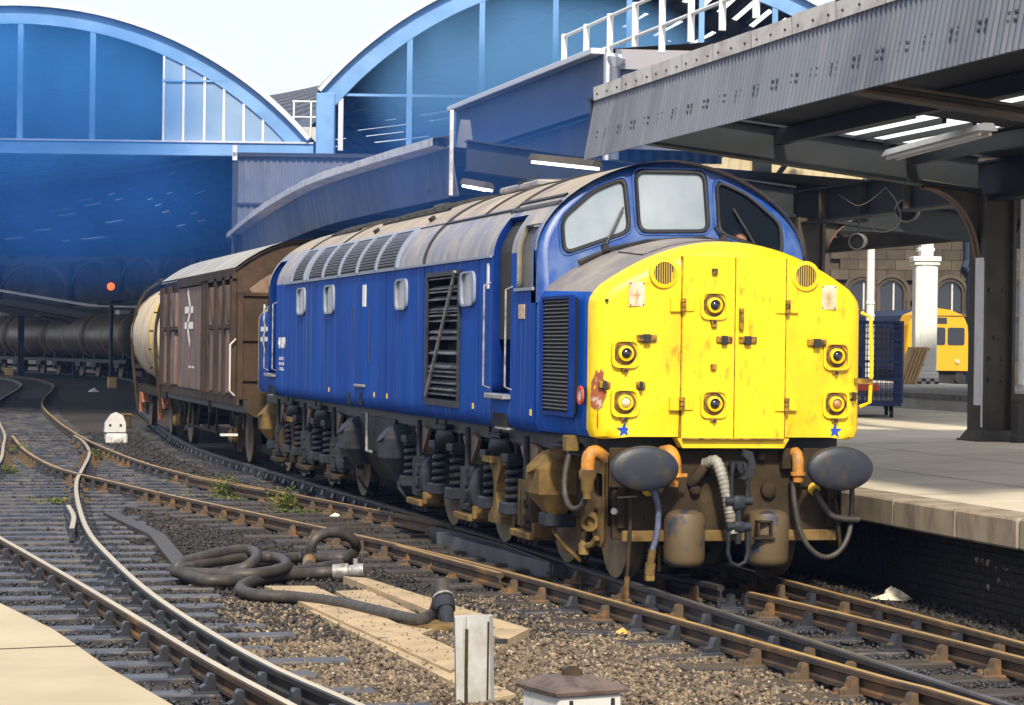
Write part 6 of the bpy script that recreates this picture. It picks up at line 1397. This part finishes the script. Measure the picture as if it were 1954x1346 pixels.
lid.loft([r_+r_[:1] for r_ in (sq(.24, .32), sq(.245, .34), sq(.235, .355), sq(.14, .395), sq(.05, .41))]); lid.add(sq(.05, .41), [(0, 1, 2, 3)]); LID = lid.build('lid', mat('rusty_lid', (.12, .085, .075), .75, c2=(.06, .045, .04), scale=9, bump=.1), lm)
MB().lathe([(.07, .39), (.06, .43), (.03, .455), (.005, .46)], (0, 0, 0), (0, 0, 1), 14).build('knob', BRAKED, LID, 40)
# point machine
pm0 = on_z(220, 845, -.18); pm = thing('point_machine', 'white painted point machine beside the diverging track', 'point machine', (pm0.x, pm0.y, GZ), 0); pm.scale = (.85, .85, .85)
MB().box(-.28, .30, -.3, .3, 0, .28, .04).build('gear_case', DIRTYW, pm); MB().prism([(-.30, .30), (.26, .30), (.26, .55), (.18, .76), (.02, .84), (-.12, .78), (-.28, .55)], 'y', -.18, .18).build('motor_cover', DIRTYW, pm)
MB().box(-.34, .30, -.25, .25, .28, .31).build('cover_flange', BLACK, pm); MB().lathe([(.10, 0), (.12, .06), (.06, .10)], (.05, -.3, .14), (0, -1, 0), 14).build('crank_boss', DIRTYW, pm, 40)
for x in (-.16, .12): MB().cyl((x, -.18, .5), (x, -.2, .5), .035, n=8).build('bolt', BLACK, pm)
MB().box(-.75, -.28, -.1, .05, .02, .12).build('drive_rod', BLACK, pm); MB().box(.3, .6, -.1, .1, .02, .14).build('drive_rod', BLACK, pm)
# small boxes far off beside the track
for lbl, px, py, d in (('small buff trackside box at the far left by the curve', 17, 703, 150), ('small buff trackside box in front of the brown tanks', 214, 720, 122), ('low dark trackside box behind the point machine', 240, 795, 66)):
    c = at_depth(px, py, d); s_ = d/150; t = thing('trackside_box', lbl, 'box', (c.x, c.y, GZ), 0); MB().box(-.2*s_-.05, .2*s_+.05, -.2, .2, 0, .55*s_+.1, .02).build('case', WOODP if d > 100 else BRAKED, t); MB().box(-.23*s_-.05, .23*s_+.05, -.23, .23, .55*s_+.1, .55*s_+.14).build('lid', BRAKE, t)
# concrete strips
def slab(label, pxs, h, z=-.185):
    P = [on_z(a, b, z+h) for a, b in pxs]; o = Vector((P[0].x, P[0].y, GZ)); mb = MB(); mb.hull8([(p.x-o.x, p.y-o.y, -.05) for p in P], [(p.x-o.x, p.y-o.y, z+h-GZ) for p in P]); tag(mb.build('concrete_slab', SLAB, None, loc=o), label, 'slab')
slab('wide pale concrete strip nearest the rusty rail beside the standpipe', [(655, 1100), (700, 1103), (1010, 1200), (965, 1222)], .07)
slab('long pale concrete strip running under the dark hose towards the post', [(505, 1118), (600, 1118), (905, 1255), (860, 1280)], .05)
slab('lowest narrow concrete strip in the pebbles beside the grey post', [(590, 1165), (640, 1165), (985, 1325), (930, 1335)], .03)
slab('broken concrete lump between the hose and the standpipe', [(640, 1128), (700, 1125), (845, 1195), (800, 1210)], .03)
# stray stones lying on the strips
def slab_pts(corners, n, z):
    P = [on_z(a, b, z) for a, b in corners]; u, v = RNG.uniform(0, 1, n)**.7, RNG.uniform(.02, .98, n)
    return np.array([tuple(P[0].lerp(P[1], uu).lerp(P[3].lerp(P[2], uu), vv)) for uu, vv in zip(1-u, v)])
ST_ = np.concatenate([slab_pts([(655, 1100), (700, 1103), (1010, 1200), (965, 1222)], 26, -.112), slab_pts([(505, 1118), (600, 1118), (905, 1255), (860, 1280)], 80, -.132), slab_pts([(590, 1165), (640, 1165), (985, 1325), (930, 1335)], 70, -.152), slab_pts([(640, 1128), (700, 1125), (845, 1195), (800, 1210)], 40, -.152)])
sv, sf = [], []
for p_ in ST_:
    r_ = random.uniform(.006, .014); n_ = len(sv); sv += [(p_[0]+r_*random.uniform(.7, 1.2), p_[1], p_[2]), (p_[0]-r_, p_[1]+r_*.3, p_[2]), (p_[0], p_[1]+r_*random.uniform(.7, 1.2), p_[2]), (p_[0]+r_*.2, p_[1]-r_, p_[2]), (p_[0]+r_*.2, p_[1], p_[2]+r_)]
    sf += [(n_, n_+2, n_+4), (n_+2, n_+1, n_+4), (n_+1, n_+3, n_+4), (n_+3, n_, n_+4)]
tag(stuff(MB().add(sv, sf).build('ballast_stones', PEBBLE)), 'dark stray stones scattered on top of the concrete strips', 'gravel')
# boards
bd0 = on_z(210, 978, -.12); bd1 = on_z(300, 1020, -.12); bd2 = on_z(345, 1075, -.12)
for lbl, a_, b_ in (('dark cable trough board nearer the knotted hose', bd1, bd2), ('dark cable trough board further up the cinders', bd0, bd1)):
    d = b_-a_; L = d.length; t = MB().box(-.09, .09, 0, L, 0, .09, .01).build('trough_board', SLEEPD, None, loc=(a_.x, a_.y, GZ), rotz=math.atan2(-d.x, d.y)); tag(t, lbl, 'board')
# grey timber ramp beside the crossing
a_, b_ = on_z(830, 1014, -.02), on_z(1052, 1075, -.02); d = b_-a_
t = MB().hull8([(-.30, 0, -.02), (-.02, 0, -.02), (-.02, d.length, -.02), (-.30, d.length, -.02)], [(-.16, 0, .17), (-.02, 0, .17), (-.02, d.length, .17), (-.16, d.length, .17)]).build('rail_ramp', mat('grey_ramp', (.10, .10, .12), .5, c2=(.06, .06, .07), scale=4, bump=.1), None, loc=(a_.x, a_.y, GZ), rotz=math.atan2(-d.x, d.y)); tag(t, 'grey steel ramp plate lying along the crossing rail under the locomotive', 'ramp')
# weeds
def weed(label, px, py, n, h, flat=False):
    h *= .75
    c = gp(px, py); mb = MB()
    for k in range(n):
        a = random.uniform(0, 6.28); r = random.uniform(.02, .28 if flat else .16); hh = h*random.uniform(.4, 1); x, y = r*math.cos(a), r*math.sin(a)*1.3
        for q in range(4):
            z = hh*(q+1)/4*(.35 if flat else 1); b = random.uniform(0, 6.28); l = random.uniform(.04, .09); w = l*.3; dx, dy = math.cos(b), math.sin(b); x2, y2 = x*(1+.25*q), y*(1+.25*q)
            mb.add([(x2, y2, z), (x2+dx*l*.5-dy*w, y2+dy*l*.5+dx*w, z+.02), (x2+dx*l, y2+dy*l, z+random.uniform(-.02, .03)), (x2+dx*l*.5+dy*w, y2+dy*l*.5-dx*w, z+.02)], [(0, 1, 2, 3)])
        mb.add([(x, y, 0), (x+.006, y, 0), (x*1.9, y*1.9, hh*(.35 if flat else 1))], [(0, 1, 2)])
    tag(mb.build('weed', GREENL, None, loc=(c.x, c.y, GZ)), label, 'weed', 'weeds between the rails')
for a in (('tall green weed beside the rusty rail, left of the two clumps', 425, 945, 40, .45), ('green weed clump between the rusty rails, right hand one', 540, 968, 46, .40), ('flat yellow green weed patch spreading beside the right clump', 568, 978, 60, .2, True), ('yellow green weed mat beside the left clump', 440, 950, 50, .2, True), ('bright weed patch left of the polished rail', 110, 958, 60, .25, True), ('small green weed at the far left crossing', 35, 868, 30, .35), ('yellow weed tuft at the left edge', 12, 905, 30, .3), ('small weed beside the lower rusty rail', 330, 962, 22, .3), ('green weed in the crossing frog', 188, 880, 30, .4)): weed(*a)
# litter
def litter(label, px, py, s_, m, z=-.17):
    c = gp(px, py, z); V = []; F = []; n = 9
    rnd_ = random.Random(px)
    for i in range(n): 
        for j in range(4): t = j/3; V.append((math.cos(6.28*i/n)*s_*(1-t*.9)*rnd_.uniform(.7, 1.3), math.sin(6.28*i/n)*s_*(1-t*.9)*rnd_.uniform(.5, 1.1), s_*.55*t*rnd_.uniform(.6, 1.2)))
    F = [(i*4+j, ((i+1) % n)*4+j, ((i+1) % n)*4+j+1, i*4+j+1) for i in range(n) for j in range(3)]+[tuple(i*4+3 for i in range(n))]
    tag(MB().add(V, F).build('litter', m, None, loc=c), label, 'litter')
litter('crumpled pale paper at the foot of the sooty brick wall', 1706, 1143, .20, PAPER); litter('crumpled white paper between the rails at the right', 1888, 1292, .12, WHITE); litter('pair of small orange cartons beside the rusty rail', 1188, 1208, .07, mat('carton_orange', (.7, .33, .08), .6)); litter('small white scrap on the sleepers near the crossing', 640, 985, .08, PAPER); litter('pale stone lump below the knotted hose', 372, 1118, .07, SLAB); litter('white scrap on the cinders beyond the point machine', 180, 748, .3, WHITE)
# cable clipped along the platform wall
cb = thing('wall_cable', 'thin cable on clips along the sooty platform wall', 'cable', (1.9, 0, 0))
pts = []; yy = -6.
while yy < 5: pts += [(.12, yy, .46), (.10, yy+.6, .43)]; yy += 1.2
MB().tube(spline(pts, .2), .014, 6).build('cable', BRAKED, cb)
for k in range(9): MB().box(.1, .2, -6.02+k*1.2, -5.98+k*1.2, .43, .53).build('clip', BRAKED, cb)

# ================================================================ SMOKE AND HAZE
def volume(name, dens, col, aniso=.0, noise=None):
    m = bpy.data.materials.new(name); m.use_nodes = True; nt = m.node_tree; nt.nodes.clear(); o = nt.nodes.new('ShaderNodeOutputMaterial'); v = nt.nodes.new('ShaderNodeVolumePrincipled')
    v.inputs['Color'].default_value = (*col, 1); v.inputs['Density'].default_value = dens; v.inputs['Anisotropy'].default_value = aniso; nt.links.new(v.outputs[0], o.inputs['Volume'])
    return m, nt, v
m, nt, v = volume('haze_air', .00028, (.20, .45, 1.0))
hz = MB().box(-72, 92, -47, 212, -1.2, 15.2).build('haze', m); stuff(hz); tag(hz, 'thin blue diesel haze filling the air of the station', 'haze')
def smoke(label, mb, lo_, hi_, sc, loc, fade, col=(.16, .45, 1.0)):
    m, nt, v = volume('smoke_air', .02, col); o = mb.build('smoke', m, None, loc=loc, rotz=-YAW); stuff(o); tag(o, label, 'smoke')
    N = nt.nodes.new; L = nt.links.new
    tc = N('ShaderNodeTexCoord'); nz = N('ShaderNodeTexNoise'); nz.inputs['Scale'].default_value = sc; nz.inputs['Detail'].default_value = 4; L(tc.outputs['Object'], nz.inputs[0])
    mr = N('ShaderNodeMapRange'); mr.inputs[1].default_value = .36; mr.inputs[2].default_value = .68; mr.inputs[3].default_value = lo_; mr.inputs[4].default_value = hi_; L(nz.outputs[0], mr.inputs[0]); cur = mr.outputs[0]
    if fade:                                  # thins to nothing towards the sides of the cloud
        va = N('ShaderNodeVectorMath'); va.operation = 'SUBTRACT'; va.inputs[1].default_value = (.5, .5, .5); L(tc.outputs['Generated'], va.inputs[0])
        vl = N('ShaderNodeVectorMath'); vl.operation = 'LENGTH'; L(va.outputs[0], vl.inputs[0]); r = N('ShaderNodeMapRange'); r.inputs[1].default_value = .5; r.inputs[2].default_value = .12; L(vl.outputs['Value'], r.inputs[0])
        k = N('ShaderNodeMath'); k.operation = 'MULTIPLY'; L(cur, k.inputs[0]); L(r.outputs[0], k.inputs[1]); cur = k.outputs[0]
    L(cur, v.inputs['Density'])
def arch_prism(c, R, zc, half, zlow, v0, v1):
    pts = arc_pts(c, R, zc, -math.asin(half/R), math.asin(half/R), 20); return MB().prism([(c-half, zlow)]+pts+[(c+half, zlow)], 'y', v0, v1)
smoke('blue exhaust smoke hanging under the left arched roof', arch_prism(C1-.5, RR1-1.4, zc1, 8.2, 5.5, 1.2, 22), .002, .02, .14, BASE, False, (.08, .34, 1.0))
smoke('pale blue exhaust smoke hanging under the right arched roof', arch_prism(C2-.5, RR2-1.4, zc2, 8.4, 5.5, 1.2, 22), .003, .016, .14, BASE, False, (.08, .34, 1.0))
smoke('bright blue exhaust smoke drifting before the left gable', MB().box(-17.3, -1.7, -9, -.6, 6.4, 11.9), .14, .95, .32, BASE, True, (.08, .36, 1.0))
smoke('pale azure exhaust smoke drifting before the right gable', MB().box(1.4, 12.6, -9, -.6, 6.4, 12.6), .30, 1.1, .34, BASE, True, (.22, .53, 1.0))
smoke('faint blue exhaust smoke over the rear of the locomotive', MB().box(1.5, 10.5, -44, -26, 3.4, 6.8), .0, .09, .6, BASE, True, (.06, .28, 1.0))
smoke('dim blue exhaust smoke drifting in the mouth of the left shed', MB().box(-11, 4, -40, -10, 2.8, 7.4), .0, .060, .40, BASE, True, (.06, .28, 1.0))
# ================================================================ one object for each separate piece
SPLIT = {'bolt': 'bolt', 'rivet_row': 'rivet', 'saddle': 'saddle', 'axle_guard': 'axle_guard', 'tyre_face': 'tyre_face', 'roof_hatch_bar': 'roof_hatch_bar', 'slat_pack': 'slat',
         'nose_side': 'nose_side', 'body_side': 'body_side', 'cantrail_panel': 'cantrail_panel', 'cage_frame': 'cage_bar', 'purlins': 'purlin', 'leaf_spring': 'spring_leaf', 'brake_rigging': 'brake_rod',
         'cab_interior': 'cab_partition', 'spring_seat': 'spring_seat', 'data_panel': 'data_panel', 'grille_frame': 'grille_frame', 'underframe': 'underframe', 'hinge_knuckle': 'hinge_knuckle', 'hatch_joint': 'hatch_joint',
         'bogie_frame': None, 'keep_plate': 'keep_plate', 'white_flash': 'white_flash', 'pipe_bracket': 'pipe_bracket', 'arrow_emblem': None}
def islands(me):
    n = len(me.vertices); p = list(range(n))
    def f(a):
        while p[a] != a: p[a] = p[p[a]]; a = p[a]
        return a
    for e in me.edges:
        a, b = f(e.vertices[0]), f(e.vertices[1])
        if a != b: p[a] = b
    return [f(i) for i in range(n)]
for o in list(bpy.data.objects):
    base = o.name.split('.')[0]
    if o.type != 'MESH' or not SPLIT.get(base) or o.get('kind') == 'stuff' or len(o.children): continue
    me = o.data; isl = islands(me); ids = sorted(set(isl))
    if len(ids) < 2: continue
    co = [v.co.copy() for v in me.vertices]; sm_ = any(pl.use_smooth for pl in me.polygons); by = {}
    for pl in me.polygons: by.setdefault(isl[pl.vertices[0]], []).append(tuple(pl.vertices))
    for k in ids:
        fs = by.get(k)
        if not fs: continue
        vs_ = sorted({i for f_ in fs for i in f_}); ix = {v: i for i, v in enumerate(vs_)}
        q = MB(); q.v = [tuple(co[i]) for i in vs_]; q.f = [tuple(ix[i] for i in f_) for f_ in fs]
        w = q.build(SPLIT[base], me.materials[0], o.parent, 35 if sm_ else None); w.location = o.location; w.rotation_euler = o.rotation_euler
    bpy.data.objects.remove(o)
for o in bpy.data.objects:
    base = o.name.split('.')[0]
    if base in ('wire_mesh', 'chain'): stuff(o)
    if base in ('cab_front', 'roof_boarding', 'air_grille', 'cab_door', 'cab_side_window', 'nose_door', 'sandbox', 'roof_sheet'):
        import bmesh
        bm = bmesh.new(); bm.from_mesh(o.data); bmesh.ops.remove_doubles(bm, verts=bm.verts, dist=.0006)
        lo_ = [v for v in bm.verts if not v.link_faces]; bmesh.ops.delete(bm, geom=lo_, context='VERTS'); bm.to_mesh(o.data); bm.free()
